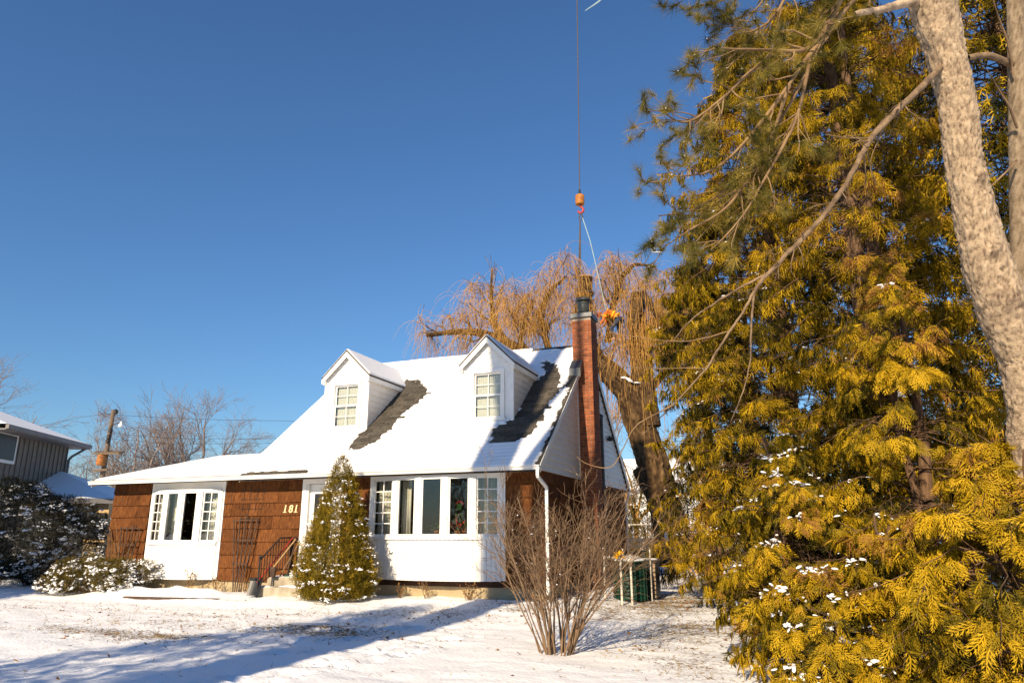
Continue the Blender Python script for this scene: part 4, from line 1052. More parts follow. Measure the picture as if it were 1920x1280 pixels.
# ------------------------------------------------------------------ foliage templates
def spray_template(nb, lobes, seed):
    """fern-like flat cedar spray along +X, length 1"""
    g = random.Random(seed); V = []; T = []
    def tri(a, b, c): n = len(V); V.extend([a, b, c]); T.append((n, n+1, n+2))
    def rhomb(o, d, L, wd, z0):
        px, py = -d[1], d[0]
        b = (o[0], o[1], z0); t = (o[0]+d[0]*L, o[1]+d[1]*L, z0-.10*L)
        m = .42; l = (o[0]+d[0]*L*m+px*wd, o[1]+d[1]*L*m+py*wd, z0+.02); r = (o[0]+d[0]*L*m-px*wd, o[1]+d[1]*L*m-py*wd, z0+.02)
        n = len(V); V.extend([b, r, t, l]); T.append((n, n+1, n+2)); T.append((n, n+2, n+3))
    rhomb((0, 0), (1, 0), 1.0, .035, 0)
    for i in range(nb):
        u = .10+.84*i/(nb-1); s = 1 if i % 2 else -1
        L = (.46*math.sin(math.pi*min(1, u*.75+.22))+.05)*g.uniform(.8, 1.15)*(1-.35*u)
        a = math.radians(g.uniform(36, 50))*s; d = (math.cos(a), math.sin(a)); z0 = .03*math.sin(u*5)+g.uniform(-.02, .02)
        rhomb((u, 0), d, L*(1 if lobes else 1.2), .026 if lobes else (.021 if nb > 4 else .045), z0)
        for k in range(lobes):
            v = .35+.5*k/max(1, lobes-1) if lobes > 1 else .45
            for q in (1, -1):
                if g.random() < .2: continue
                o = (u+d[0]*L*v, d[1]*L*v); b = a+q*math.radians(g.uniform(28, 42)); e = (math.cos(b), math.sin(b)); l = L*.42*(1.1-.5*v)
                w_ = .022; px, py = -e[1]*w_, e[0]*w_
                tri((o[0]-px, o[1]-py, z0), (o[0]+e[0]*l, o[1]+e[1]*l, z0-.05*l), (o[0]+px, o[1]+py, z0))
    return np.array(V, float), np.array(T, int)
def bent(t, bend, side, thin, seed):
    V, F = t; V = V.copy(); g = np.random.default_rng(seed)
    V[:, 2] -= bend*V[:, 0]**2; V[:, 1] += side*V[:, 0]**2; V[:, 2] -= .5*V[:, 1]**2
    return V, F[g.uniform(0, 1, len(F)) > thin]
SP_HI = [bent(spray_template(11, 1, k), b_, s_, .08, k) for k, (b_, s_) in enumerate(((.25, .1), (.45, -.15), (.1, .2), (.6, 0), (.35, -.25)))]
SP_MID = [bent(spray_template(7, 0, k+5), b_, s_, .06, k) for k, (b_, s_) in enumerate(((.25, .1), (.45, -.15), (.1, .2), (.6, 0)))]
SP_LOW = [spray_template(4, 0, k) for k in range(2)]
def needle_tuft(n, L, w_, seed, fwd=.55):
    g = np.random.default_rng(seed); d = g.normal(size=(n, 3)); d[:, 0] = np.abs(d[:, 0])*1.1+fwd; d = norm(d)
    s = norm(np.cross(d, g.normal(size=(n, 3))))*w_; l = L*g.uniform(.7, 1.1, (n, 1)); b = g.uniform(-.45, .1, (n, 1))*np.array([[L, 0, 0]])
    tip = b+d*l; tip[:, 2] -= .06*L
    V = np.stack([b-s, b+s, tip], 1).reshape(-1, 3); return V, np.arange(3*n).reshape(-1, 3)
ICO = None
def lump_template(seed):
    bm = bmesh.new(); bmesh.ops.create_icosphere(bm, subdivisions=1, radius=1)
    g = random.Random(seed); k = [(Vector((g.gauss(0, 1), g.gauss(0, 1), g.gauss(0, 1))).normalized(), g.uniform(-.3, .35)) for _ in range(9)]
    for v in bm.verts:
        n = v.co.normalized(); s = 1+sum(a*max(0, n.dot(d))**4 for d, a in k); v.co = n*s
        if v.co.z < 0: v.co.z *= .35
    V = np.array([tuple(v.co) for v in bm.verts]); F = np.array([[q.index for q in f.verts] for f in bm.faces]); bm.free(); return V, F
LUMPS = [lump_template(k) for k in range(4)]
def snow_lumps(parent, pos, size, g, flat=.5, name='snow', elong=1.6):
    out = []
    ch = g.integers(0, 4, len(pos))
    for k in range(4):
        p = pos[ch == k]; s = size[ch == k]; n = len(p)
        if not n: continue
        d = g.normal(size=(n, 3)); d[:, 2] *= .3; nr = np.array([0, 0, 1.])+.35*g.normal(size=(n, 3))
        fr = frames(d, nr)*np.stack([s*g.uniform(.9, elong, n), s*g.uniform(.6, 1, n), s*flat*g.uniform(.7, 1.2, n)], -1)[:, None, :]
        out.append(instance(*LUMPS[k], fr, p)[:2])
    V, F = cat_vf(out); o = vf_obj(name, V, F, M['snow'], parent, True); tag(o, kind='stuff'); return o
def put_sprays(name, parent, tmpls, pos, xd, nr, size, tint, m_):
    out = []; tt = []; ch = RNG.integers(0, len(tmpls), len(pos))
    for k in range(len(tmpls)):
        i = ch == k
        if not i.any(): continue
        V, F, T = instance(*tmpls[k], frames(xd[i], nr[i])*size[i][:, None, None], pos[i], tint[i]); out.append((V, F)); tt.append(T)
    V, F = cat_vf(out); o = vf_obj(name, V, F, m_, parent, False, np.concatenate(tt)); tag(o, kind='stuff'); return o

# ------------------------------------------------------------------ cedars on the right
def cedar(label, x, y, H_, R_, nb, ns, tm, seed, size=.22, zmin=.15, trunks=1, m_='cedar', snow=0, face=None, back=.35, prof=None, tintoff=0., lean=(0, 0)):
    g = np.random.default_rng(seed); z0 = gz(x, y)
    t = thing('cedar_tree', label, 'tree', (x, y, z0), 'cedar trees along the right side')
    tc = np.array([CAM_POS[0]-x, CAM_POS[1]-y]); tc /= np.linalg.norm(tc)
    # trunks
    for k in range(trunks):
        n = 14; zz = np.linspace(-.1, H_*.97, n); ox, oy = (g.normal()*.18*(k > 0), g.normal()*.18*(k > 0))
        wob = np.cumsum(g.normal(size=(n, 2))*.03, 0)+np.outer(zz/H_, lean)
        P = np.stack([x+ox+wob[:, 0], y+oy+wob[:, 1], z0+zz], -1)[None]; rr = (.028*H_**.8*(1-zz/H_)**.8+.012)[None]*(1 if k == 0 else .7)
        V, F = tubes(P, np.maximum(rr, .012), 9); vf_obj('trunk', V, F, M['cedar_wood'], t, True)
    # boughs
    h = zmin+(H_-zmin)*g.uniform(0, 1, nb)**.85*.98 if prof is None else zmin+(H_-zmin)*g.uniform(0, 1, nb)**prof
    az = g.uniform(0, 2*math.pi, nb); out = np.stack([np.cos(az), np.sin(az)], -1)
    keep = (out@tc > -.25) | (g.uniform(0, 1, nb) < back); h, out = h[keep], out[keep]; nb = len(h)
    rel = (h-zmin)/(H_-zmin)
    Rh = R_*np.minimum(1, (1-rel)*(1.9 if H_ < 6 else 3.0)+.05)**.85*(0.82+.18*np.minimum(1, rel*8+.3))
    L = Rh*g.uniform(.62, 1.18, nb)
    Mb = 6; P = np.zeros((nb, Mb, 3)); P[:, 0] = np.stack([np.full(nb, x), np.full(nb, y), z0+h], -1); P[:, 0, :2] += np.outer(h/H_, lean)
    e0 = g.normal(size=nb)*.28
    el = np.array([.35, .12, -.15, -.35, -.30]); side0 = np.stack([-out[:, 1], out[:, 0]], -1)
    for m in range(1, Mb):
        e = el[m-1]+g.normal(size=nb)*.14+e0
        dd = np.concatenate([out*np.cos(e)[:, None]+side0*(g.normal(size=nb)*.18)[:, None], np.sin(e)[:, None]], 1)
        P[:, m] = P[:, m-1]+dd*(L/(Mb-1))[:, None]
    Rb = np.linspace(1, .25, Mb)[None]*(.006+.006*L[:, None])
    V, F = tubes(P, Rb, 3); tag(vf_obj('branches', V, F, M['cedar_wood'], t), kind='stuff')
    # sprays
    idx = np.repeat(np.arange(nb), ns); K = len(idx); u = g.uniform(.38, 1, K)**.6; f = u*(Mb-1.001); i = f.astype(int); fr = (f-i)[:, None]
    bp = P[idx, i]*(1-fr)+P[idx, i+1]*fr; bd = norm(P[idx, i+1]-P[idx, i])
    sd = np.concatenate([side0[idx], np.zeros((K, 1))], 1); o3 = np.concatenate([out[idx], np.zeros((K, 1))], 1)
    sg = g.choice([-1, 1], K)[:, None]; spread = (.07+.20*np.minimum(1, L[idx]/1.2))[:, None]*(1.15-u[:, None]*.75)
    off = g.uniform(0, 1, (K, 1))
    pos = bp+sd*sg*off*spread+np.array([0, 0, -1.])*np.abs(g.normal(size=(K, 1)))*.05
    xd = bd*.55+sd*sg*(.15+.6*off)+np.array([0, 0, -.75])+.35*g.normal(size=(K, 3))
    nr = o3*1.0+np.array([0, 0, .35])+.6*g.normal(size=(K, 3))
    tint = np.clip(-.13+.70*u+.21*g.normal(size=K)+.20*g.normal(size=nb)[idx]+tintoff, 0, .9); tint[g.uniform(0, 1, K) < .012] = 1.2  # tint falls toward the trunk: painted-in gap shade as well as browner inner growth
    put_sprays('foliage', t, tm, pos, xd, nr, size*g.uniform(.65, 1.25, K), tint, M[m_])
    # dead twigs inside
    TP, TR = spawn(P, Rb, 2, .05, .95, .4, 1.1, .35*R_, .6, 4, .22, (0, 0, -.06), .4, g)
    V, F = tubes(TP, np.maximum(TR, .0025), 3); tag(vf_obj('twigs', V, F, M['cedar_wood'], t), kind='stuff')
    if snow:
        w_ = out@tc; c = np.where((w_ > 0) & (h < 6))[0]; c = g.choice(c, min(snow, len(c)), replace=False)
        nclu = g.integers(2, 9, len(c)); ci = np.repeat(c, nclu); uu = np.clip(np.repeat(g.uniform(.5, .92, len(c)), nclu)+.06*g.normal(size=len(ci)), .3, .99); f = uu*(Mb-1.001); i = f.astype(int); fr = (f-i)[:, None]
        p = P[ci, i]*(1-fr)+P[ci, i+1]*fr+g.normal(size=(len(ci), 3))*[.045, .045, .018]+[0, 0, .012]
        snow_lumps(t, p, g.uniform(.008, .034, len(ci)), g, .6, elong=1.9)
    return t
cedar('tall cedar with dense olive foliage behind the long bare branch', 4.85, -.9, 11.8, 1.8, 580, 36, SP_MID, 11, .20, .2, 2, snow=40, back=.25, tintoff=.10)
cedar('tall cedar with golden sprays left of the leaning pine trunk', 6.15, -3.2, 12.5, 1.5, 600, 36, SP_MID, 12, .18, .3, 3, snow=12, tintoff=.20, back=.25)
cedar('dark cedar behind the leaning pine trunk at the right edge', 8.7, -2.4, 12.5, 1.8, 560, 34, SP_LOW, 13, .25, .5, 2, snow=0, tintoff=.02, back=.4)
cedar('cedar seen in the gap between the two tallest ones', 6.9, .3, 13.2, 1.9, 640, 34, SP_LOW, 19, .26, .5, 2, snow=0, tintoff=.02, back=.4)
cedar('cedar nearest the willow, its thin top against the sky', 3.1, 3.6, 8.4, 1.6, 360, 32, SP_MID, 14, .21, .15, 2, snow=60, tintoff=.05, back=.4)
cedar('second cedar past the bare shrub, half hidden by the tall ones', 4.15, 1.3, 9.8, 1.65, 380, 32, SP_MID, 15, .20, .15, 2, snow=40, tintoff=.07, back=.4)
cedar('low bright golden cedar filling the bottom right corner', 6.55, -6.6, 2.3, 1.35, 135, 42, SP_HI, 16, .17, .0, 3, snow=12, prof=.9, tintoff=.30, back=.5)
cedar('young cedar with clumps of snow at the edge of the lawn', 4.85, -4.9, 2.7, 1.05, 135, 38, SP_HI, 17, .14, .02, 2, snow=60, prof=.9, tintoff=.10, back=.5)
cedar('spreading low cedar between the young snowy one and the golden one', 5.75, -5.7, 1.7, 1.05, 110, 36, SP_HI, 23, .16, -.05, 2, snow=30, prof=.9, tintoff=.20, back=.5)
cedar('low cedar skirt at the foot of the tall olive cedar', 4.9, -3.2, 2.4, 1.15, 120, 34, SP_MID, 24, .18, -.05, 2, snow=40, prof=.9, tintoff=.10, back=.5)
cedar('lowest cedar bush on the snow at the bottom edge, heaped with snow clumps', 4.95, -6.35, 1.15, .85, 90, 36, SP_HI, 25, .14, -.05, 1, snow=60, prof=.9, tintoff=.16, back=.6)
cedar('cedar sapling in front of the dark gap below the pine', 6.2, -4.8, 4.8, 1.15, 170, 36, SP_HI, 18, .17, .1, 2, snow=10, prof=.9, tintoff=.24, back=.5)

# ------------------------------------------------------------------ leaning pine
pine = thing('pine_tree', 'leaning pine with pale flaky bark at the right edge', 'tree', at(1950, 1335, 7.0))
path = [(1748, 0, 92), (1772, 100, 74), (1797, 200, 71), (1806, 300, 71), (1828, 400, 80), (1852, 500, 93), (1884, 590, 98), (1920, 670, 95), (1934, 770, 88), (1935, 900, 86), (1940, 1050, 88), (1946, 1200, 92), (1950, 1345, 100)]
ctr = [at(1700, -230, 7.1), at(1722, -110, 7.05)]+[at(a, b, 7.0) for a, b, c in path]; dia = [.38, .38]+[c*7.0/FPX*.86 for a, b, c in path]
ctr = [ctr[0]+np.array([-1.6, -.4, 6.0]), ctr[0]+np.array([-.7, -.2, 2.6])]+ctr; dia = [.16, .30]+dia
ctr = np.array(ctr)[::-1]; dia = np.array(dia)[::-1]
def resample(P, r, n):
    d = np.concatenate([[0], np.cumsum(np.linalg.norm(np.diff(P, axis=0), axis=1))]); s = np.linspace(0, d[-1], n)
    Q = np.stack([np.interp(s, d, P[:, k]) for k in range(3)], -1); q = np.interp(s, d, r)
    for _ in range(6): Q[1:-1] = (Q[:-2]+2*Q[1:-1]+Q[2:])/4; q[1:-1] = (q[:-2]+2*q[1:-1]+q[2:])/4
    return Q, q, s
def barky(P, r, n, sides, seed, amp, fy, fx):
    Q, q, s = resample(P, r, n); V, F = tubes(Q[None], q[None], sides); V = V.reshape(n, sides, 3)
    a = np.arange(sides)/sides
    A, S = np.meshgrid(a, s)
    # flaky plates: cell noise wrapped round the trunk
    fxn = fx; best = np.full(A.shape, 9.); sec = np.full(A.shape, 9.)
    px, py = A*fxn, S*fy; px = px+.9*(fbm(A*fxn*.9, S*fy*.9, 3, seed+31)-.5)*np.minimum(1, 8*np.minimum(A, 1-A)); py = py+1.1*(fbm(A*fxn*.8+9, S*fy*.8, 3, seed+47)-.5); ix, iy = np.floor(px).astype(np.int64), np.floor(py).astype(np.int64); hv = np.zeros(A.shape)
    for dx in (-1, 0, 1):
        for dy in (-1, 0, 1):
            cx, cy = ix+dx, iy+dy; wx = np.mod(cx, fxn)
            d = np.hypot(cx+_hash(wx, cy, seed)-px, cy+_hash(wx, cy, seed+1)-py); h_ = _hash(wx, cy, seed+2)
            nb_ = d < best; sec = np.where(nb_, best, np.minimum(sec, d)); hv = np.where(nb_, h_, hv); best = np.where(nb_, d, best)
    disp = amp*(np.clip((sec-best)*4, 0, 1)*(.3+.9*hv)-.5)+amp*.9*(fbm(A*fxn*.5, S*2, 3, seed+5)-.5)+amp*.5*(fbm(A*fxn*3, S*fy*3, 2, seed+6)-.5)
    dirv = norm(V-Q[:, None, :]); tint = .20+np.clip((sec-best)*1.6, 0, .24)+.22*hv*np.clip((sec-best)*5, 0, 1)+.75*(fbm(A*fxn*1.7, S*fy*1.4, 4, seed+9, .7)-.45)
    return (V+dirv*disp[..., None]).reshape(-1, 3), F, tint.ravel()
V, F, T = barky(ctr, dia/2, 620, 96, 5, .020, 14, 24)
axp = resample(ctr, dia, 620)[0].repeat(96, 0)
for px, py, r_, h_, dk in ((1768, 262, .07, .05, -.1), (1772, 232, .05, .03, -.15), (1797, 446, .09, .06, 0), (1803, 290, .05, -.035, -.6), (1790, 380, .06, .03, -.1), (1890, 560, .10, .05, -.35), (1840, 330, .06, .03, -.2), (1862, 470, .07, .04, -.25), (1755, 60, .09, .05, 0)):
    p = at(px, py, 6.82); d2 = ((V-p)**2).sum(1); w_ = np.exp(-d2/(r_*r_)); V = V+norm(V-axp)*(h_*w_)[:, None]; T = T+dk*w_
vf_obj('trunk', V, F, M['pine_plate'], pine, True, T)
def limb(parent, name, pts, r0, r1, m_, n=40, sides=10, wob=.01, seed=1):
    g = np.random.default_rng(seed); P = np.array(pts); Q, q, s = resample(P, np.linspace(r0, r1, len(P)), n)
    w_ = np.cumsum(g.normal(size=(n, 3))*wob*.5, 0); w_ -= np.outer(np.linspace(0, 1, n), w_[-1]); Q = Q+w_*.6
    q = q*(1+.08*g.normal(size=n)); V, F = tubes(Q[None], np.maximum(q, .002)[None], sides); o = vf_obj(name, V, F, m_, parent, True); return Q, q
# knots and stubs
limb(pine, 'stub', [at(1722, 2, 6.95), at(1690, 8, 6.8), at(1650, 22, 6.6), at(1602, 27, 6.5)], .050, .026, M['pine_bark'], 24, 9, .010)
br1, br1r = limb(pine, 'branch', [at(1770, 120, 6.95), at(1738, 158, 6.7), at(1680, 215, 6.5), at(1632, 262, 6.4), at(1602, 320, 6.3), at(1560, 385, 6.2), at(1500, 452, 6.1), at(1440, 512, 6.0), at(1415, 545, 5.95)], .034, .017, M['old_branch'], 70, 9, .010)
limb(pine, 'branch', [at(1440, 512, 6.0), at(1380, 545, 6.0), at(1300, 600, 6.1), at(1262, 640, 6.1)], .013, .004, M['old_branch'], 40, 6, .008, 2)
limb(pine, 'branch', [at(1415, 545, 5.95), at(1370, 620, 5.9), at(1330, 690, 5.9), at(1270, 755, 5.9), at(1205, 815, 6.0)], .014, .003, M['old_branch'], 50, 6, .008, 3)
limb(pine, 'branch', [at(1415, 545, 5.95), at(1408, 600, 5.9), at(1405, 670, 5.85), at(1395, 730, 5.8), at(1370, 790, 5.8)], .011, .003, M['old_branch'], 40, 6, .007, 4)
limb(pine, 'branch', [at(1370, 620, 5.9), at(1300, 640, 6.0), at(1240, 640, 6.1), at(1150, 625, 6.2)], .006, .002, M['twig'], 30, 5, .006, 14)
limb(pine, 'branch', [at(1330, 690, 5.9), at(1270, 690, 6.0), at(1180, 690, 6.0), at(1140, 672, 6.0)], .005, .002, M['twig'], 30, 5, .006, 15)
limb(pine, 'branch', [at(1260, 760, 5.9), at(1190, 795, 5.9), at(1150, 880, 5.9), at(1095, 870, 6.0), at(1080, 855, 6.0)], .006, .002, M['twig'], 30, 5, .004, 16)
g = np.random.default_rng(77); BT, BTr = spawn(resample(br1, br1r, 24)[0][None], resample(br1, br1r, 24)[1][None], 26, .15, 1, .5, 1.1, .42, .30, 6, .2, (0, 0, -.03), .3, g)
B2_, B2r = spawn(BT, BTr, 3, .2, 1, .4, .9, .18, .6, 5, .2, (0, 0, -.02), .4, g)
V, F = cat_vf([tubes(BT, np.maximum(BTr, .002), 4), tubes(B2_, np.maximum(B2r, .0015), 3)]); tag(vf_obj('dead_twigs', V, F, M['old_branch'], pine), kind='stuff')
# needle branches sweeping to the left
g = np.random.default_rng(31); NP_ = []; NR_ = []
main = [[at(1735, -160, 7.0), at(1660, -60, 6.8), at(1585, 15, 6.6), at(1540, 75, 6.5), at(1480, 160, 6.4), at(1410, 250, 6.3), at(1350, 330, 6.2), at(1290, 350, 6.1), at(1260, 330, 6.0)],
        [at(1640, -120, 6.8), at(1560, 30, 6.5), at(1520, 110, 6.3), at(1455, 90, 6.2), at(1390, 95, 6.0), at(1345, 90, 5.9)],
        [at(1620, -160, 7.2), at(1500, -60, 7.0), at(1420, 0, 6.9), at(1330, -10, 6.8), at(1245, -20, 6.7)],
        [at(1480, 160, 6.4), at(1440, 280, 6.3), at(1370, 390, 6.2), at(1290, 430, 6.1), at(1240, 468, 6.0)],
        [at(1540, 75, 6.5), at(1480, 200, 6.5), at(1400, 330, 6.5), at(1300, 400, 6.5), at(1235, 405, 6.4)],
        [at(1455, 95, 6.2), at(1400, 140, 6.2), at(1340, 200, 6.1), at(1280, 240, 6.0), at(1242, 207, 5.9)],
        [at(1500, -60, 7.0), at(1450, 40, 6.8), at(1395, 70, 6.7), at(1370, 40, 6.6)],
        [at(1520, 110, 6.3), at(1500, 220, 6.2), at(1440, 330, 6.1), at(1390, 420, 6.0), at(1330, 470, 6.0)]]
for k, p in enumerate(main):
    Q, q = limb(pine, 'branch', p, .032 if k < 3 else .018, .005, M['twig'], 24, 7, .01, 40+k); NP_.append(Q); NR_.append(q)
NP_ = np.array(NP_); NR_ = np.array(NR_)
S1, R1 = spawn(NP_, NR_, 13, .2, 1, .4, 1.0, .52, .6, 6, .16, (-.03, -.02, -.02), .4, g)
S2, R2 = spawn(S1, R1, 2, .3, 1, .4, .9, .30, .7, 4, .14, (0, 0, .02), .5, g)
V, F = cat_vf([tubes(S1, np.maximum(R1, .004), 5), tubes(S2, np.maximum(R2, .003), 4)]); tag(vf_obj('twigs', V, F, M['twig'], pine), kind='stuff')
tips = np.concatenate([S1[:, -1], S1[:, -2], S2[:, -1], S2[:, -2], NP_[:, -1]]); td = np.concatenate([S1[:, -1]-S1[:, -2], S1[:, -1]-S1[:, -3], S2[:, -1]-S2[:, -2], S2[:, -1]-S2[:, -3], NP_[:, -1]-NP_[:, -3]])
kk = g.uniform(0, 1, len(tips)) < .8; tips, td = tips[kk], td[kk]
out = []; tt = []
for k in range(3):
    i = np.arange(len(tips)) % 3 == k; Vt, Ft = needle_tuft(64, 1, .014, k)
    V, F, T = instance(Vt, Ft, frames(td[i]+.1*g.normal(size=(i.sum(), 3)), g.normal(size=(i.sum(), 3)))*g.uniform(.10, .16, (i.sum(), 1, 1)), tips[i], g.uniform(0, 1, i.sum())); out.append((V, F)); tt.append(T)
V, F = cat_vf(out); tag(vf_obj('needles', V, F, M['pine'], pine, False, np.concatenate(tt)), kind='stuff')
p = tips[g.uniform(0, 1, len(tips)) < .3]; snow_lumps(pine, p+[0, 0, .012], g.uniform(.005, .013, len(p)), g, .5)
snow_lumps(pine, np.array([at(1224, 468, 6.0), at(1232, 473, 6.0)]), np.array([.026, .024]), g, .35, elong=2.0)
# upper crown of the pine (above the picture): it shades the cedars behind
g = np.random.default_rng(33); top = ctr[-1]; K = 7; CP = np.zeros((K, 8, 3)); hh = g.uniform(8.2, 14.5, K); az = g.uniform(-.35, math.pi*.75, K)
CP[:, 0] = np.stack([np.interp(hh, ctr[:, 2], ctr[:, 0]), np.interp(hh, ctr[:, 2], ctr[:, 1]), hh], -1); dd = np.stack([np.cos(az), np.sin(az), np.full(K, .15)], -1); LL = (2.9*(1-(hh-8)/9))*g.uniform(.7, 1.15, K)
for m in range(1, 8): dd = norm(dd+.12*g.normal(size=(K, 3))+[0, 0, .02]); CP[:, m] = CP[:, m-1]+dd*(LL/7)[:, None]
CRr = np.linspace(.045, .012, 8)[None].repeat(K, 0); S1, R1 = spawn(CP, CRr, 12, .2, 1, .5, 1.1, .8, .5, 5, .15, (0, 0, .03), .4, g)
V, F = cat_vf([tubes(CP, CRr, 6), tubes(S1, np.maximum(R1, .005), 4)]); tag(vf_obj('crown_branches', V, F, M['twig'], pine), kind='stuff')
tp = np.concatenate([S1[:, -1], S1[:, -2], S1[:, -3], CP[:, -1]]); tdd = np.concatenate([S1[:, -1]-S1[:, -2]]*3+[CP[:, -1]-CP[:, -2]])
Vt, Ft = needle_tuft(40, 1, .03, 9); V, F, T = instance(Vt, Ft, frames(tdd, g.normal(size=tdd.shape))*g.uniform(.13, .2, (len(tp), 1, 1)), tp, g.uniform(0, 1, len(tp)))
tag(vf_obj('crown_needles', V, F, M['pine'], pine, False, T), kind='stuff')
# thin trunk at the right edge
mp_ = thing('young_maple', 'thin straight trunk at the right edge joined by a crooked limb', 'tree', at(1914, 1300, 8.6))
V, F, T = barky(np.array([at(1914, 1310, 8.6), at(1914, 900, 8.5), at(1912, 500, 8.4), at(1908, 200, 8.3), at(1903, 0, 8.3), at(1890, -500, 8.5)]), np.array([.115, .105, .10, .095, .085, .07]), 260, 30, 12, .006, 10, 12); vf_obj('trunk', V, F, M['maple_bark'], mp_, True, T)
limb(mp_, 'branch', [at(1905, 125, 8.3), at(1880, 112, 8.2), at(1850, 104, 8.1), at(1815, 108, 8.0)], .042, .033, M['old_branch'], 20, 8, .008, 8)
for k, q in enumerate([[(1900, 140), (1888, 60), (1862, 20), (1850, -60)], [(1906, 300), (1880, 330), (1845, 360), (1830, 420)], [(1908, 240), (1895, 200), (1870, 160), (1850, 130)]]):
    limb(mp_, 'branch', [at(a, b, 8.2-.1*i) for i, (a, b) in enumerate(q)], .016, .004, M['grey_twig'], 14, 5, .006, 20+k)
# ------------------------------------------------------------------ evergreens by the house
def evergreen(name, label, cat_, x, y, shape, n, tm, size, m_, nsnow, ssize, seed, stem_h, group=None, updir=.6, shell=.5):
    """shape(g,n) -> local points, outward normals"""
    g = np.random.default_rng(seed); z0 = gz(x, y); t = thing(name, label, cat_, (x, y, z0), group)
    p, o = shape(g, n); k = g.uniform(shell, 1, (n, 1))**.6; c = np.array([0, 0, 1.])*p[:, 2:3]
    pos = c*(1-k)+p*k if True else p
    pos = pos+np.array([x, y, z0]); xd = o*.45+np.array([0, 0, updir])+.6*g.normal(size=(n, 3)); nr = g.normal(size=(n, 3))+o*.8
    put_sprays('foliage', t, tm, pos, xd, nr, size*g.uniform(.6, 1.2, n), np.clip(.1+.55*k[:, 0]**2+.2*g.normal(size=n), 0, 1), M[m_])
    # stems inside
    ns = 10; q, _ = shape(g, ns); P = np.zeros((ns, 5, 3))
    for i in range(5):
        f = i/4; P[:, i] = np.array([x, y, z0-.05])+np.array([0, 0, stem_h*.35])*f*(1-f)*2+q*.92*f
    V, F = tubes(P, np.linspace(.03, .006, 5)[None].repeat(ns, 0), 5); vf_obj('stem', V, F, M['cedar_wood'], t)
    if nsnow:
        q, o = shape(g, nsnow*3); up = o[:, 2]+.35*g.normal(size=len(q)); q = q[np.argsort(-up)[:nsnow]] if False else q[:nsnow]
        cl = fbm(np.arctan2(q[:, 1], q[:, 0])*2.6+20, q[:, 2]*4.5, 3, seed); q = q[cl > .43+.12*g.uniform(-1, 1, len(q))]
        q = np.repeat(q[::4], 6, 0); q = q+g.normal(size=q.shape)*[ssize*1.5, ssize*1.5, ssize*.55]
        snow_lumps(t, q+np.array([x, y, z0+.005]), g.uniform(ssize*.3, ssize*1.1, len(q)), g, .6)
    return t
def cone_shape(H_, R_):
    def f(g, n):
        u = 1-np.sqrt(g.uniform(.0005, 1, n)); a = g.uniform(0, 2*math.pi, n)
        r = R_*np.minimum(1, (1-u)*1.18+.02)**.85*np.minimum(1, .80+u*1.5)*(1+.05*np.sin(a*3+u*9)+.09*g.normal(size=n)*.7)
        p = np.stack([r*np.cos(a), r*np.sin(a), .03+u*(H_-.05)], -1); o = norm(np.stack([np.cos(a), np.sin(a), np.full(n, .35)], -1)); return p, o
    return f
def mound_shape(rx, ry, h, lumps, seed):
    gg = np.random.default_rng(seed); C = np.stack([gg.uniform(-.75, .75, lumps)*rx, gg.uniform(-.6, .6, lumps)*ry, gg.uniform(.25, .75, lumps)*h], -1); S = gg.uniform(.28, .5, lumps)
    def f(g, n):
        i = g.integers(0, lumps, n*4); d = norm(g.normal(size=(n*4, 3))); p = C[i]+d*S[i][:, None]*np.array([rx, ry, h])*1.0
        ok = p[:, 2] > .02
        for j in range(lumps):
            q = (p-C[j])/(S[j]*np.array([rx, ry, h])); ok &= (np.linalg.norm(q, axis=1) > .9)
        p, d = p[ok], d[ok]
        k = g.choice(len(p), n, replace=len(p) < n); return p[k], d[k]
    return f
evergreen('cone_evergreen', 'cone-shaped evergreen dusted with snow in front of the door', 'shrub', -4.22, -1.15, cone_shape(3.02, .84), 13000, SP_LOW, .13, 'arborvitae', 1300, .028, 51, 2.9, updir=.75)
evergreen('yew_bush', 'big dark snow-flecked bush at the left edge', 'bush', -15.7, .5, mound_shape(2.6, 1.7, 2.5, 18, 3), 9500, SP_LOW, .18, 'yew', 3600, .034, 52, 2.4, updir=.15)
evergreen('juniper_bush', 'low olive juniper covered in snow left of the bed edging', 'bush', -11.35, -1.0, mound_shape(1.25, .75, .72, 12, 5), 5000, SP_LOW, .12, 'juniper', 900, .044, 53, .6, updir=.25)
evergreen('juniper_bush', 'small snowy juniper between the low bush and the brown wall', 'bush', -10.55, -.72, mound_shape(.62, .4, .62, 7, 6), 2000, SP_LOW, .11, 'juniper', 700, .044, 54, .5, updir=.25)

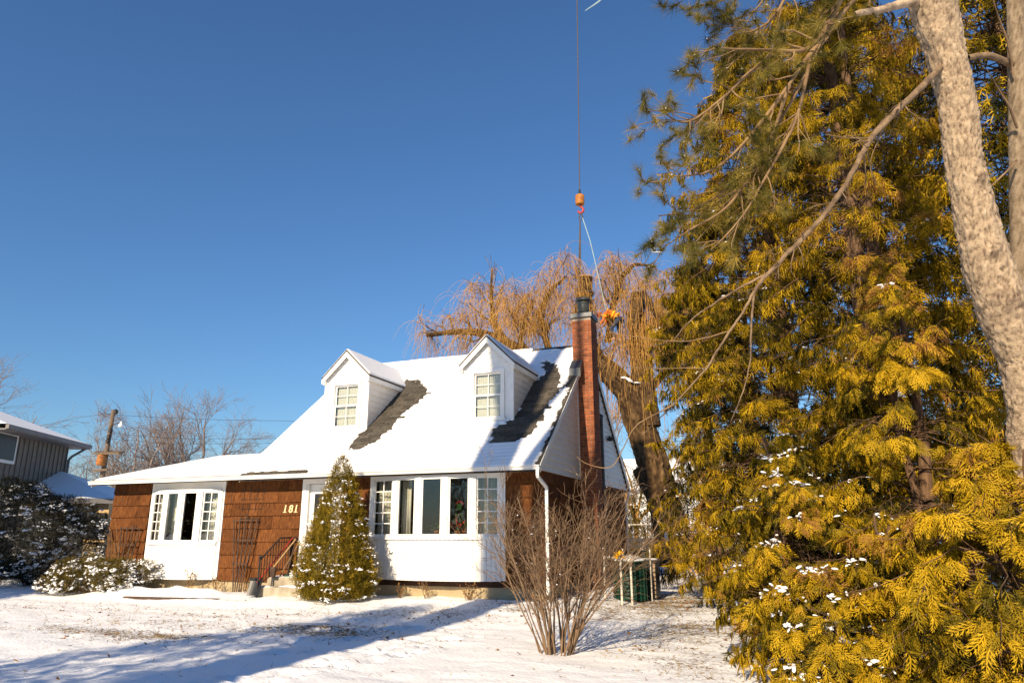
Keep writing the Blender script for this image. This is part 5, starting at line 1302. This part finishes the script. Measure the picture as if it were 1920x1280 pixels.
# ------------------------------------------------------------------ bare shrub on the lawn
def bare_shrub(label, x, y, n, h, spread, seed, m_, r0, group=None, sub=(7, 4, 3), name='bare_shrub', lenf=(.5, .26, .13)):
    g = np.random.default_rng(seed); z0 = gz(x, y); t = thing(name, label, 'shrub', (x, y, z0), group)
    Mn = 10; P = np.zeros((n, Mn, 3)); a = g.uniform(0, 2*math.pi, n); rr = g.uniform(0, 1, n)**.6
    P[:, 0] = np.stack([x+.22*rr*np.cos(a), y+.22*rr*np.sin(a), np.full(n, z0-.03)], -1)
    d = norm(np.stack([np.cos(a)*rr*spread, np.sin(a)*rr*spread, np.ones(n)], -1)); L = h*g.uniform(.75, 1.15, n)
    for m in range(1, Mn):
        d = norm(d+g.normal(size=(n, 3))*.09+np.stack([np.cos(a)*rr*.03, np.sin(a)*rr*.03, np.full(n, .0)], -1)); P[:, m] = P[:, m-1]+d*(L/(Mn-1))[:, None]
    R = (r0*g.uniform(.6, 1.2, n))[:, None]*np.linspace(1, .3, Mn)[None]
    for i in range(n):
        V, F = tubes(P[i:i+1], R[i:i+1], 6); vf_obj('stem', V, F, m_, t, True)
    A, AR = spawn(P, R, sub[0], .25, 1, .35, .85, lenf[0]*h, .6, 6, .17, (0, 0, .05), .35, g)
    B, BR_ = spawn(A, AR, sub[1], .2, 1, .4, .95, lenf[1]*h, .65, 5, .17, (0, 0, .04), .4, g)
    C, CR_ = spawn(B, BR_, sub[2], .2, 1, .4, .95, lenf[2]*h, .7, 4, .16, (0, 0, .04), .5, g)
    V, F = cat_vf([tubes(A, np.maximum(AR, .003), 4), tubes(B, np.maximum(BR_, .0025), 3), tubes(C, np.maximum(CR_, .0022), 3)])
    tag(vf_obj('twigs', V, F, m_, t), kind='stuff')
    return t, A, B
SH, SA, SB = bare_shrub('leafless many-stemmed shrub standing alone on the snowy lawn', 1.82, -5.05, 34, 2.0, .40, 61, M['grey_twig'], .015, sub=(6, 3, 2), lenf=(.36, .18, .10))
g = np.random.default_rng(62); p = SB[:, 2][g.uniform(0, 1, len(SB)) < .10]; snow_lumps(SH, p+[0, 0, .006], g.uniform(.005, .014, len(p)), g, .6)
bare_shrub('orange-brown twiggy bush at the foot of the willow', 2.1, 9.2, 22, 1.5, 1.1, 63, M['willow_twig'], .012)
bare_shrub('leafless bush against the side wall behind the lone shrub', .75, .7, 12, 1.5, .7, 64, M['grey_twig'], .012, sub=(6, 3, 2))

# ------------------------------------------------------------------ willow with crane
wil = thing('willow_tree', 'huge weeping willow behind the house being cut down', 'tree', at(1252, 1062, y=13.))
WYD = 13.0
def wp(px, py, y=WYD): return at(px, py, y=y)
LIM = {}
def wlimb(key, pts, r0, r1, n=60, sides=18, amp=.03):
    P = np.array(pts); V, F, T = barky(P, np.linspace(r0, r1, len(P)), n*2, int(sides*2.5), sum(map(ord, key)), amp, 1.6, 22)
    vf_obj('limb' if key != 'trunk' else 'trunk', V, F, M['furrow'], wil, True, T)
    Q, q, s = resample(P, np.linspace(r0, r1, len(P)), 24); LIM[key] = (Q, q)
wlimb('trunk', [wp(1264, 1085), wp(1260, 1040), wp(1252, 970), wp(1240, 920), wp(1222, 860), wp(1200, 800), wp(1180, 745)], .66, .50, 60, 20, .09)
wlimb('a_left', [wp(1205, 790), wp(1180, 735), wp(1150, 705), wp(1118, 680), wp(1095, 640), wp(1092, 600), wp(1096, 560), wp(1098, 520)], .55, .30, 60, 18, .04)
wlimb('b_right', [wp(1215, 800), wp(1206, 720), wp(1200, 660), wp(1192, 600), wp(1196, 550)], .50, .26)
wlimb('c_split', [wp(1188, 640, 12.6), wp(1196, 590, 12.5), wp(1206, 548, 12.5)], .16, .10)
wlimb('d_torn', [wp(1204, 548, 12.4), wp(1222, 575, 12.4), wp(1240, 600, 12.4)], .13, .08)
wlimb('e_far', [wp(1118, 690, 13.6), wp(1060, 700, 13.8), wp(1000, 668, 14), wp(962, 650, 14), wp(930, 632, 14), wp(890, 622, 14), wp(850, 622, 14), wp(800, 628, 14)], .34, .08)
wlimb('f_up', [wp(985, 668, 14), wp(948, 640, 14.2), wp(926, 605, 14.2), wp(921, 560, 14.3), wp(922, 505, 14.4)], .20, .03)
wlimb('g_up', [wp(1040, 690, 13.4), wp(1025, 640, 13.2), wp(1010, 590, 13.1), wp(1030, 545, 13), wp(1060, 520, 13)], .17, .04)
wlimb('h_right', [wp(1196, 640, 13.4), wp(1225, 610, 13.5), wp(1260, 590, 13.8), wp(1290, 600, 14)], .2, .05)
wlimb('i_top', [wp(1140, 640, 13.8), wp(1150, 570, 14), wp(1165, 520, 14.2), wp(1190, 495, 14.3), wp(1230, 500, 14.4)], .16, .03)
wlimb('j_mid', [wp(1000, 670, 12.8), wp(975, 640, 12.6), wp(985, 600, 12.5), wp(990, 570, 12.5)], .12, .03)
wlimb('k_fork', [wp(1235, 960, 12.9), wp(1222, 925, 12.9), wp(1206, 900, 12.9), wp(1196, 880, 13.0)], .30, .22)
wlimb('l_rightup', [wp(1210, 740, 13.6), wp(1245, 700, 13.9), wp(1270, 660, 14), wp(1260, 600, 14.1)], .18, .04)
MB().tube([wp(1098, 521), wp(1098, 519)], .30, 18).build('cut_face', M['cut_wood'], wil)
g = np.random.default_rng(71)
keys = ['a_left', 'b_right', 'e_far', 'f_up', 'g_up', 'h_right', 'i_top', 'j_mid', 'l_rightup']
BP = np.array([LIM[k][0] for k in keys]); BR2 = np.array([np.minimum(LIM[k][1], .12) for k in keys])
W1, WR1 = spawn(BP, BR2, 15, .3, 1, .5, 1.2, 1.7, .45, 8, .14, (-.02, 0, .12), .3, g)
W2, WR2 = spawn(W1, WR1, 6, .25, 1, .4, 1.0, 1.1, .5, 7, .16, (0, 0, .0), .3, g)
keep = (W2[:, -1, 2] < 13.2); W2, WR2 = W2[keep], WR2[keep]
V, F = cat_vf([tubes(W1, np.maximum(WR1, .012), 5), tubes(W2, np.maximum(WR2, .008), 4)]); tag(vf_obj('branches', V, F, M['bark'], wil), kind='stuff')
# weeping twigs
n = 5200
i = g.integers(0, len(W2), n); u = g.uniform(.2, 1, n); f = u*(W2.shape[1]-1.001); j = f.astype(int); fr = (f-j)[:, None]
p0 = W2[i, j]*(1-fr)+W2[i, j+1]*fr; d = norm(W2[i, j+1]-W2[i, j]+.3*g.normal(size=(n, 3)))
Ls = g.uniform(.5, 2.3, n); Mn = 6; P = np.zeros((n, Mn, 3)); P[:, 0] = p0
for m in range(1, Mn):
    d = norm(d+np.array([0, 0, -.58])+.08*g.normal(size=(n, 3))); P[:, m] = P[:, m-1]+d*(Ls/(Mn-1))[:, None]
V, F = tubes(P, np.linspace(.0075, .004, Mn)[None].repeat(n, 0), 3); tag(vf_obj('weeping_twigs', V, F, M['willow_twig'], wil), kind='stuff')
# curtains of twigs hugging the trunks
n = 420; src = [LIM['b_right'][0][4:], LIM['a_left'][0][4:16], LIM['c_split'][0][:20], LIM['h_right'][0][:14]]; out = []
for Q in src:
    k = n//len(src); i = g.integers(0, len(Q), k); a = g.uniform(0, 2*math.pi, k); r = g.uniform(.35, .85, k)
    p0 = Q[i]+np.stack([r*np.cos(a), r*np.sin(a)*.8, np.zeros(k)], -1); Ls = g.uniform(.8, 2.6, k); P = np.zeros((k, 7, 3)); P[:, 0] = p0; d = np.tile([0, 0, -1.], (k, 1))
    for m in range(1, 7): d = norm(d+np.array([0, 0, -.3])+.07*g.normal(size=(k, 3))); P[:, m] = P[:, m-1]+d*(Ls/6)[:, None]
    out.append(tubes(P, np.linspace(.013, .006, 7)[None].repeat(k, 0), 3))
V, F = cat_vf(out); tag(vf_obj('hanging_twigs', V, F, M['willow_twig'], wil), kind='stuff')
box_thing('tree_tag', 'pale sign pinned to the willow trunk', 'sign', M['white_paint'], MB().obox(at(1253, 1008, y=12.1), (.13, 0, 0), (0, .012, 0), (0, 0, .20)), bevel=.01)
snow_lumps(wil, np.array([at(1180, 712, y=12.5), at(1170, 708, y=12.5), at(1195, 718, y=12.5)]), np.array([.16, .12, .14]), g, .5)

crn = thing('crane_rigging', 'crane cable with orange weight, hook and dark slings above the willow', 'crane', wp(1087, 372))
ct = wp(1087, 360); MB().tube([ct, wp(1084.5, 180), wp(1082, 0), wp(1078, -420)], .026, 6).build('cable', M['rope'], crn)
c = wp(1087.5, 384)
MB().lathe(c, [(.05, -.02), (.19, 0), (.20, .04), (.20, .42), (.17, .46), (.07, .50)], 18).build('weight', M['weight'], crn, True)
MB().tube([c+[0, 0, .48], c+[0, 0, .72]], .05, 8).build('socket', M['iron'], crn)
hk = [c+[.02, 0, -.02], c+[.05, 0, -.12], c+[.14, 0, -.22], c+[.13, 0, -.34], c+[.02, 0, -.40], c+[-.09, 0, -.34], c+[-.08, 0, -.25]]
MB().tube(hk, [.05, .05, .055, .06, .055, .045, .025], 8).build('hook', M['red'], crn, True)
MB().tube([c+[0, 0, -.36], c+[-.06, 0, -.60], c+[-.02, 0, -.78], c+[.10, 0, -.62], c+[.04, 0, -.38]], .03, 6).build('master_link', M['iron'], crn)
a0 = c+[-.02, 0, -.76]
for q in ((1084, 552), (1089, 545)): MB().tube([a0, wp(*q, y=12.72)], .030, 6).build('sling', M['rope'], crn)
MB().lathe(wp(1098, 552), [(.36, 0), (.375, .03), (.36, .07)], 18).build('choker', M['rope'], crn)
rp_ = [c+[.10, 0, -.66], wp(1106, 450), wp(1118, 500), wp(1136, 580, 12.8)]
box_thing('tag_line', 'pale blue rope slanting from the hook to the worker', 'rope', M['rope_blue'], MB().tube(rp_, .018, 6))
ct = at(1098, 20, 60.); q1 = at(1112, 12, 60.); q2 = at(1136, -6, 60.)
box_thing('contrail_streak', 'short pale contrail streak high at the top edge of the sky', 'rope', M['rope_blue'], MB().tube([at(1097, 21, 31), at(1104, 16, 31), at(1112, 11, 31), at(1122, 4, 31), at(1140, -12, 31), at(1180, -60, 31)], [.012, .02, .028, .035, .03, .03], 6))  # thin tapered tube standing in for a distant contrail

# ------------------------------------------------------------------ worker in the willow
def skin_mesh(name, joints, edges, root, sub=2):
    me = bpy.data.meshes.new(name+'_tmp'); names = list(joints)
    me.from_pydata([joints[k][:3] for k in names], [(names.index(a), names.index(b)) for a, b in edges], []); me.update()
    o = bpy.data.objects.new(name+'_tmp', me); COL.objects.link(o)
    o.modifiers.new('skin', 'SKIN'); 
    if not me.skin_vertices: 
        bpy.context.view_layer.objects.active = o
    for i, k in enumerate(names):
        sv = me.skin_vertices[0].data[i]; r = joints[k][3]; sv.radius = (r, r) if np.isscalar(r) else r; sv.use_root = (k == root)
    s = o.modifiers.new('sub', 'SUBSURF'); s.levels = sub
    bpy.context.view_layer.update(); dg = bpy.context.evaluated_depsgraph_get()
    out = bpy.data.meshes.new_from_object(o.evaluated_get(dg)); out.name = name; bpy.data.objects.remove(o); return out
def worker():
    w0 = wp(1146, 600, 12.45)          # pelvis-ish anchor in the tree
    pr = thing('person', 'tree worker in orange and yellow jacket and dark red helmet bending over in the willow', 'person', w0)
    J = {}
    def j(k, x, y, z, r): J[k] = (x, y, z, r)
    # x to the right of the picture, z up, y away; bending to the left
    j('pelvis', .30, 0, .02, (.15, .13)); j('waist', .18, -.01, .17, (.145, .12)); j('chest', -.06, -.03, .30, (.17, .13)); j('upper', -.20, -.04, .30, (.15, .11))
    j('neck', -.30, -.05, .26, .06); j('head', -.37, -.06, .22, .085); j('crown', -.45, -.06, .20, .08)
    for s, n in ((-1, 'l'), (1, 'r')):
        j('sho'+n, -.17, s*.19-.03, .25, .075); j('elb'+n, -.24, s*.23-.05, -.02, .052); j('wri'+n, -.36+.05*s, s*.10-.10, -.20, .034); j('pal'+n, -.40+.05*s, s*.08-.12, -.26, .032)
        for k, (dx, dy) in enumerate(((-.02, -.03), (-.03, -.012), (-.03, .008), (-.022, .026))):
            j('f%d%s' % (k, n), -.42+.05*s+dx*.6, s*.08-.12+dy, -.315, .010); j('g%d%s' % (k, n), -.40+.05*s+dx*.2, s*.08-.12+dy, -.355+.006*k, .008)
        j('th'+n, -.375+.05*s, s*.08-.155, -.275, .011); j('ti'+n, -.385+.05*s, s*.08-.17, -.315, .009)
        j('hip'+n, .32, s*.10, -.06, .095); j('kne'+n, .14+.12*s, s*.16-.08, -.42, .062); j('ank'+n, .26+.10*s, s*.14, -.80, .043); j('toe'+n, .12+.10*s, s*.16-.05, -.86, .040)
    body_e = [('pelvis', 'waist'), ('waist', 'chest'), ('chest', 'upper'), ('upper', 'neck'), ('neck', 'head'), ('head', 'crown')]
    for n in 'lr':
        body_e += [('upper', 'sho'+n), ('sho'+n, 'elb'+n), ('elb'+n, 'wri'+n), ('wri'+n, 'pal'+n), ('pelvis', 'hip'+n), ('hip'+n, 'kne'+n), ('kne'+n, 'ank'+n), ('ank'+n, 'toe'+n), ('pal'+n, 'th'+n), ('th'+n, 'ti'+n)]
        for k in range(4): body_e += [('pal'+n, 'f%d%s' % (k, n)), ('f%d%s' % (k, n), 'g%d%s' % (k, n))]
    link('body', skin_mesh('body', J, body_e, 'pelvis'), M['skin'], pr, True)
    def grow(keys, edges, f, root):
        JJ = {k: (*J[k][:3], tuple(np.array(J[k][3])*f+.008) if not np.isscalar(J[k][3]) else J[k][3]*f+.008) for k in keys}
        return skin_mesh('cl', JJ, edges, root)
    ka = ['pelvis', 'waist', 'chest', 'upper', 'shol', 'elbl', 'wril', 'shor', 'elbr', 'wrir']
    ja = link('jacket', grow(ka, [e for e in body_e if e[0] in ka and e[1] in ka], 1.14, 'pelvis'), M['orange'], pr, True)
    kt = ['pelvis', 'hipl', 'knel', 'ankl', 'hipr', 'kner', 'ankr']
    link('trousers', grow(kt, [e for e in body_e if e[0] in kt and e[1] in kt], 1.12, 'pelvis'), M['denim'], pr, True)
    # reflective yellow yoke and bands, helmet, face
    def ring(a, b, r, w_, nm, m_):
        a, b = np.array(a), np.array(b); d = norm(b-a); mb = MB(); mb.tube([a-d*w_, a+d*w_], r, 16, False)
        for i, p in enumerate(mb.v): mb.v[i] = tuple(np.array(p)+w0)
        return mb.build(nm, m_, pr, True)
    ring((.10, -.015, .215), (.0, -.025, .27), .188, .035, 'band', M['yellow']); ring((-.10, -.035, .30), (-.2, -.04, .30), .20, .03, 'band', M['yellow']); ring((.22, -.005, .12), (.12, -.01, .2), .178, .03, 'band', M['yellow'])
    for s in (-1, 1): ring((-.20, s*.21-.04, .11), (-.24, s*.23-.05, -.02), .085, .03, 'band', M['yellow'])
    V, F = LUMPS[0]; hv = []
    mb = MB(); mb.lathe((0, 0, 0), [(.145, -.01), (.135, .0), (.13, .06), (.10, .115), (.05, .14), (.005, .145)], 16)
    ax = norm(np.array([-.75, -.05, .35])); fr = frames(np.array([[.35, 0, .75]]), ax[None])[0]
    mb.v = [tuple(fr@np.array(p)+np.array([-.42, -.06, .235])+w0) for p in mb.v]; mb.build('helmet', M['helmet'], pr, True)
    fc = np.array([-.43, -.06, .14])+w0
    mb = MB(); mb.obox(fc+[-.03, 0, -.005], (.012, 0, 0), (0, .012, 0), (.004, 0, .022)); mb.build('nose', M['skin'], pr)
    for s in (-1, 1): MB().lathe(fc+[-.045, s*.03, .0], [(.002, -.008), (.010, 0), (.002, .008)], 8).build('eye', M['dark_plastic'], pr, True)
    MB().obox(fc+[.03, 0, -.018], (.004, 0, 0), (0, .02, 0), (0, 0, .004)).build('mouth', M['helmet'], pr)
worker()

# ------------------------------------------------------------------ background
# fence and hedge behind the house
fc = thing('back_fence', 'dark board fence behind the house beside the willow', 'fence', (-1.6, 15.2, .2))
for x in np.arange(-5.5, 4.6, 2.0): MB().box(x-.05, x+.05, 15.15, 15.25, .0, 1.25).build('post', M['pole_wood'], fc)
for k in range(4): MB().box(-5.6, 4.6, 15.12, 15.148, .32+k*.24, .32+k*.24+.15).build('board', M['iron'], fc)
MB().tube([(-5.6, 15.1, 1.72), (4.6, 15.1, 1.72)], .02, 6).build('top_rail', M['pipe'], fc)
def far_cedar(label, x, y, H_, R_, n, seed, m_='cedar_far', size=.40):
    evergreen('hedge_cedar', label, 'tree', x, y, cone_shape(H_, R_), n, SP_LOW, size, m_, 120, .06, seed, H_*.9, 'cedars of the back hedge', .3, .4)
for k, (x, y, H_, R_, lab) in enumerate([(-3.2, 19, 4.2, 1.3, 'hedge cedar hidden mostly behind the rear corner of the house'), (-1.3, 19.5, 4.6, 1.3, 'hedge cedar seen just right of the rear downspout'), (.6, 19.2, 4.0, 1.4, 'hedge cedar directly behind the willow trunk'),
                                         (2.6, 18.6, 5.5, 1.6, 'hedge cedar right of the willow trunk'), (4.8, 17.5, 6.5, 1.9, 'taller hedge cedar behind the orange twiggy bush'), (7.2, 14, 8.5, 2.2, 'tall dim cedar glimpsed through the right-hand cedars'), (10.5, 8, 10, 2.6, 'farthest right dim cedar behind the pine')]):
    far_cedar(lab, x, y, H_, R_, 1200 if k < 5 else 2000, 200+k)
# pale house far behind
hb = thing('far_house', 'white house with snowy roof glimpsed behind the willow', 'house', (0, 34, 0))
MB().box(-6, 7, 34, 42, -.2, 4.2).build('wall', M['white_paint'], hb)
MB().prism([(-6.5, 33.5, 4.1), (-6.5, 38, 6.6), (-6.5, 42.5, 4.1)], (14, 0, 0)).build('roof', M['snow'], hb)
for x in (-3.5, .2, 3.9): 
    wn = MB().box(x, x+1.1, 33.97, 33.99, 1.2, 2.6).build('window', M['dark_plastic'], hb)
    MB().box(x-.08, x+1.18, 33.98, 33.995, 1.1, 2.7).build('frame', M['grey_trim'], wn)

# neighbour on the left
nb_ = thing('neighbour_house', 'grey board-and-batten house with snowy hip roof at the left edge', 'house', (-20, 2, 0))
A = at(128, 838, 27.); zA = A[2]
d_ = ray(0, 808); B = CAM_POS+d_*((zA-CAM_POS[2])/d_[2])
wd = norm((A-B)*[1, 1, 0]); wn_ = np.array([wd[1], -wd[0], 0]); wn_ = wn_ if wn_@(CAM_POS-A) > 0 else -wn_
B0 = A-wd*4.7; back = -wn_*9
def flat(p, z): return np.array([p[0], p[1], z])
MB().prism([flat(A, 0), flat(B0, 0), flat(B0+back, 0), flat(A+back, 0)], (0, 0, zA)).build('wall', M['grey_siding'], nb_)
for k in range(16):
    p = A-wd*(.02+k*.30); MB().obox(flat(p+wn_*.015, zA/2), wd*.022, wn_*.016, (0, 0, zA/2)).build('batten', M['grey_siding'], nb_)
ov = .55; e = [flat(A+wd*ov+wn_*ov, zA), flat(B0-wd*ov+wn_*ov, zA), flat(B0-wd*ov+back-wn_*ov, zA), flat(A+wd*ov+back-wn_*ov, zA)]
rc0 = flat((A+back/2)-wd*3.9, zA+2.05); rc1 = flat((B0+back/2)+wd*1.0, zA+2.05)
mb = MB(); up = np.array([0, 0, .16])
mb.add([p+up for p in e]+[rc0+up, rc1+up]+e, [(0, 4, 5, 1), (3, 4, 0), (1, 5, 2), (2, 5, 4, 3), (6, 7, 8, 9)]); nr_ = mb.build('roof', M['snow'], nb_)
for p, q in ((0, 1), (3, 0)): 
    o_ = (wn_ if p == 0 else wd)*.03
    MB().bar(e[p]+[0, 0, .07]+o_, e[q]+[0, 0, .07]+o_, .10, .14, (0, 0, 1)).build('gutter', M['grey_trim'], nr_)
MB().prism([p+np.array([0, 0, .01]) for p in e], (0, 0, -.04)).build('soffit', M['grey_trim'], nr_)
MB().tube([flat(A+wd*.45+wn_*.45, zA), flat(A+wd*.10+wn_*.14, zA-.35), flat(A+wd*-.02+wn_*.1, zA-.5), flat(A+wd*-.02+wn_*.1, .3)], .05, 6).build('downspout', M['grey_trim'], nb_)
# upper window
c = at(8, 838, 24.3); tq = ((A-CAM_POS)@wn_)/(ray(8, 838)@wn_); c = CAM_POS+ray(8, 838)*tq
wv = MB().obox(c+wn_*.03, wd*.62, wn_*.03, (0, 0, .50)).build('window', M['white_paint'], nb_)
MB().obox(c+wn_*.045, wd*.52, wn_*.03, (0, 0, .40)).build('pane', M['dark_plastic'], wv)
# lower roof
K = at(215, 934, 25.); R2_ = at(106, 879, 26.6); R1_ = at(0, 853, 24.0); E_ = at(-60, 946, 22.8); R0_ = at(-120, 820, 22.5)
E_ = np.array([E_[0], E_[1], K[2]]); E2 = K+(E_-K)*1.6; K2 = K+np.array([-2.6, 4.6, 0]); R0_ = R1_+(R1_-R2_)*1.2
mb = MB(); mb.add([K, E2, R0_, R1_, R2_, K2], [(0, 4, 3, 2, 1), (0, 5, 4)]); lo_ = mb.build('lower_roof', M['snow'], nb_); lo_.modifiers.new('s', 'SOLIDIFY').thickness = .10
dk = norm(E2-K); MB().bar(K-[0, 0, .10], E2-[0, 0, .10], .12, .16).build('gutter', M['grey_trim'], lo_)
pin = np.array([-.349, .937, 0])*.5
MB().prism([flat(K+pin+dk*.4, 0), flat(E2+pin, 0), flat(E2+pin*6, 0), flat(K2+dk*.8, 0)], (0, 0, K[2]-.14)).build('lower_wall', M['concrete'], nb_)
wv = MB().obox(at(178, 985, 24.75), np.array([.937, .349, 0])*.45, pin*.12, (0, 0, .55)).build('porch_window', M['pale_wood'], nb_)
MB().obox(at(178, 985, 24.65), np.array([.937, .349, 0])*.34, pin*.12, (0, 0, .44)).build('pane', M['dark_plastic'], wv)

# utility pole and wires
pb = at(190, 905, 42.); pt = at(213, 768, 42.)
up_ = thing('utility_pole', 'leaning wooden utility pole with platform and wires behind the wing', 'pole', flat(pb, 0))
foot = pb+(pb-pt)/np.linalg.norm(pb-pt)*(pb[2]+.2)*1.02
MB().tube([foot, pb, pt], [.17, .15, .11], 12).build('post', M['pole_wood'], up_, True)
c = at(204, 848, 41.9); MB().obox(c, CR*.78, CF*.35, (0, 0, .05)).build('platform', M['pole_wood'], up_)
MB().lathe(at(188, 872, 41.6), [(.22, 0), (.24, .1), (.24, .62), (.20, .68)], 14).build('transformer', M['weight'], up_, True)
MB().bar(at(176, 882, 41.7), at(202, 880, 41.7), .12, .12).build('crossarm', M['pole_wood'], up_)
MB().lathe(at(226, 800, 41.8), [(.16, 0), (.13, .12), (.05, .30), (.02, .34)], 10).build('street_lamp', M['white_paint'], up_, True)
MB().tube([at(206, 800, 41.9), at(216, 794, 41.8), at(226, 792, 41.8)], .025, 6).build('lamp_arm', M['iron'], up_)
for (px, py) in ((207, 808), (204, 820), (202, 828), (217, 773)): MB().lathe(at(px, py, 41.7), [(.03, -.1), (.12, -.05), (.12, .12), (.04, .2)], 8).build('insulator', M['iron'], up_)
def wire(label, pts, r=.011): box_thing('power_line', label, 'wire', M['wire'], MB().tube(pts, r, 5), 'power lines')
wire('power line from the pole top to the left', [pt-[0, 0, .2], at(150, 782, 44), at(90, 795, 46), at(-80, 830, 50)])
wire('power line from lower on the pole to the left', [at(205, 815, 42), at(170, 832, 42), at(110, 846, 42), at(-60, 880, 42)])
wire('upper power line from the tree toward the dormer', [pt-[0, 0, .3], at(330, 784, 44), at(420, 787, 46), at(560, 789, 48), at(720, 786, 52)])
wire('middle power line just above the wing roof', [at(207, 812, 42), at(330, 822, 44), at(475, 822, 46), at(640, 820, 50)])
wire('lowest power line just above the wing roof', [at(206, 822, 42), at(330, 832, 44), at(475, 831, 46), at(640, 829, 50)])

def bare_tree(label, base, h, seed, m_=None, r0=.2, spread=.5, nl=7, lev=(6, 5, 3), name='bare_tree', group=None, f=(.55, .33, .2), rmin=.012, fork=.22):
    g = np.random.default_rng(seed); t = thing(name, label, 'tree', base, group); m_ = m_ or M['far_twig']
    base = np.array(base, float); n = nl; Mn = 9; P = np.zeros((n, Mn, 3)); P[:, 0] = base+[0, 0, h*fork]
    a = np.arange(n)*2*math.pi/n+g.uniform(0, .6, n); d = norm(np.stack([np.cos(a)*spread*g.uniform(.3, 1.2, n), np.sin(a)*spread*g.uniform(.3, 1.2, n), np.ones(n)], -1)); L = h*(1-fork)*g.uniform(.75, 1.0, n)
    for m in range(1, Mn): d = norm(d+.12*g.normal(size=(n, 3))+[0, 0, .04]); P[:, m] = P[:, m-1]+d*(L/(Mn-1))[:, None]
    R = np.linspace(r0*.55, r0*.08, Mn)[None].repeat(n, 0)
    V, F = tubes(np.stack([base-[0, 0, .3], base+[0, 0, h*fork*.5], base+[0, 0, h*fork*1.05]])[None], np.array([[r0*1.15, r0, r0*.85]]), 12); vf_obj('trunk', V, F, m_, t, True)
    A, AR = spawn(P, R, lev[0], .15, 1, .35, .9, f[0]*h*.6, .6, 7, .16, (0, 0, .05), .3, g)
    B, B_ = spawn(A, AR, lev[1], .15, 1, .35, .9, f[1]*h*.6, .6, 6, .16, (0, 0, .05), .35, g)
    C, C_ = spawn(B, B_, lev[2], .1, 1, .35, .95, f[2]*h*.6, .65, 4, .16, (0, 0, .04), .5, g)
    V, F = cat_vf([tubes(P, R, 7), tubes(A, np.maximum(AR, rmin), 4), tubes(B, np.maximum(B_, rmin*.8), 3), tubes(C, np.maximum(C_, rmin*.65), 3)])
    tag(vf_obj('branches', V, F, m_, t), kind='stuff'); return t
G_ = 'bare trees behind the wing'
bare_tree('bare tree with light trunk forks directly right of the utility pole', flat(at(262, 880, 46), 0), 8.8, 81, None, .26, .9, 8, (6, 6, 5), group=G_)
bare_tree('tallest bare tree behind the wing roof, its crown leaning right', flat(at(350, 880, 50), 0), 11.0, 82, None, .32, .8, 9, (6, 6, 5), group=G_)
bare_tree('low dense bare tree nearest the steep roof', flat(at(432, 880, 62), 0), 8.6, 83, None, .26, .6, 8, group=G_)
bare_tree('thin bare tree between the grey house and the utility pole', flat(at(165, 880, 52), 0), 8.0, 84, None, .22, .8, 6, group=G_)
bare_tree('bare treetop above the grey house at the left edge', flat(at(-75, 860, 42), 0), 11.0, 85, None, .26, .45, 7, group=G_)
bare_tree('small bare tree behind the gable, left of the willow trunk', flat(at(1190, 930, 36), 0), 8.0, 86, M['willow_twig'], .14, .6, 6, group=None)

# ------------------------------------------------------------------ trees on the street side (behind the camera), whose shadows cross lawn and roof
stt = thing('street_tree', 'big bare street tree standing behind the viewer', 'tree', (-2.5, -18.0, 0))
P = np.array([(-2.50, -18.0, -.1), (-2.48, -18.0, 2), (-2.46, -18.0, 6), (-2.46, -18, 11), (-2.62, -18, 13.2), (-2.95, -18, 16), (-3.0, -18, 21)])
V, F, T = barky(P, np.array([.62, .52, .49, .47, .47, .46, .36]), 200, 28, 8, .03, 5, 12); vf_obj('trunk', V, F, M['furrow'], stt, True, T)
for k, (q, r0, r1) in enumerate([([(-2.4, -18, 8.5), (-1.85, -17.9, 10.2), (-1.66, -17.8, 12.5), (-1.50, -17.8, 14.2), (-1.15, -17.8, 15.5)], .20, .10), ([(-2.6, -18, 13.0), (-2.1, -18, 14.6), (-1.80, -18, 16.5), (-1.77, -18, 20)], .13, .08), ([(-1.66, -17.8, 12.5), (-1.35, -17.8, 14), (-1.3, -17.8, 17)], .08, .05)]):
    Vx, Fx, Tx = barky(np.array(q), np.linspace(r0, r1, len(q)), 60, 16, 20+k, .02, 5, 8); vf_obj('limb', Vx, Fx, M['furrow'], stt, True, Tx)
g = np.random.default_rng(5); SP0 = resample(P[2:], np.array([.3, .3, .28, .25, .2]), 12)[0][None]
A, AR = spawn(SP0, np.full((1, 12), .25), 14, .3, 1,   .5, 1.1, 2.4, .25, 7, .15, (0, 0, .1), .3, g); A = A[A[:, -1, 0] < -2.9]; AR = AR[:len(A)]; B, BR_ = spawn(A, AR, 3, .3, 1, .4, 1., .9, .5, 6, .15, (0, 0, .08), .3, g)
V, F = cat_vf([tubes(A, AR, 6), tubes(B, BR_, 4)]); tag(vf_obj('branches', V, F, M['bark'], stt), kind='stuff')
def column_shape(H_, R_):
    def f(g, n):
        u = g.uniform(0, 1, n)**1.15; a = g.uniform(0, 2*math.pi, n); r = R_*np.minimum(1, (1-u)*2.0)**.8*(1+.12*np.sin(a*3+u*14)+.08*g.normal(size=n))
        return np.stack([r*np.cos(a), r*np.sin(a), .2+u*(H_-.3)], -1), norm(np.stack([np.cos(a), np.sin(a), np.full(n, .3)], -1))
    return f
evergreen('column_evergreen', 'tall narrow evergreen standing behind the viewer', 'tree', -3.6, -17.0, column_shape(8.4, 1.8), 2000, SP_LOW, .55, 'cedar_far', 0, .05, 301, 9, None, .1, .3)
evergreen('spruce_tree', 'spruce at the left of the lawn outside the view', 'tree', -15.6, -7.6, cone_shape(7.4, 2.8), 3600, SP_LOW, .65, 'cedar_far', 0, .05, 302, 8, None, .1, .3)
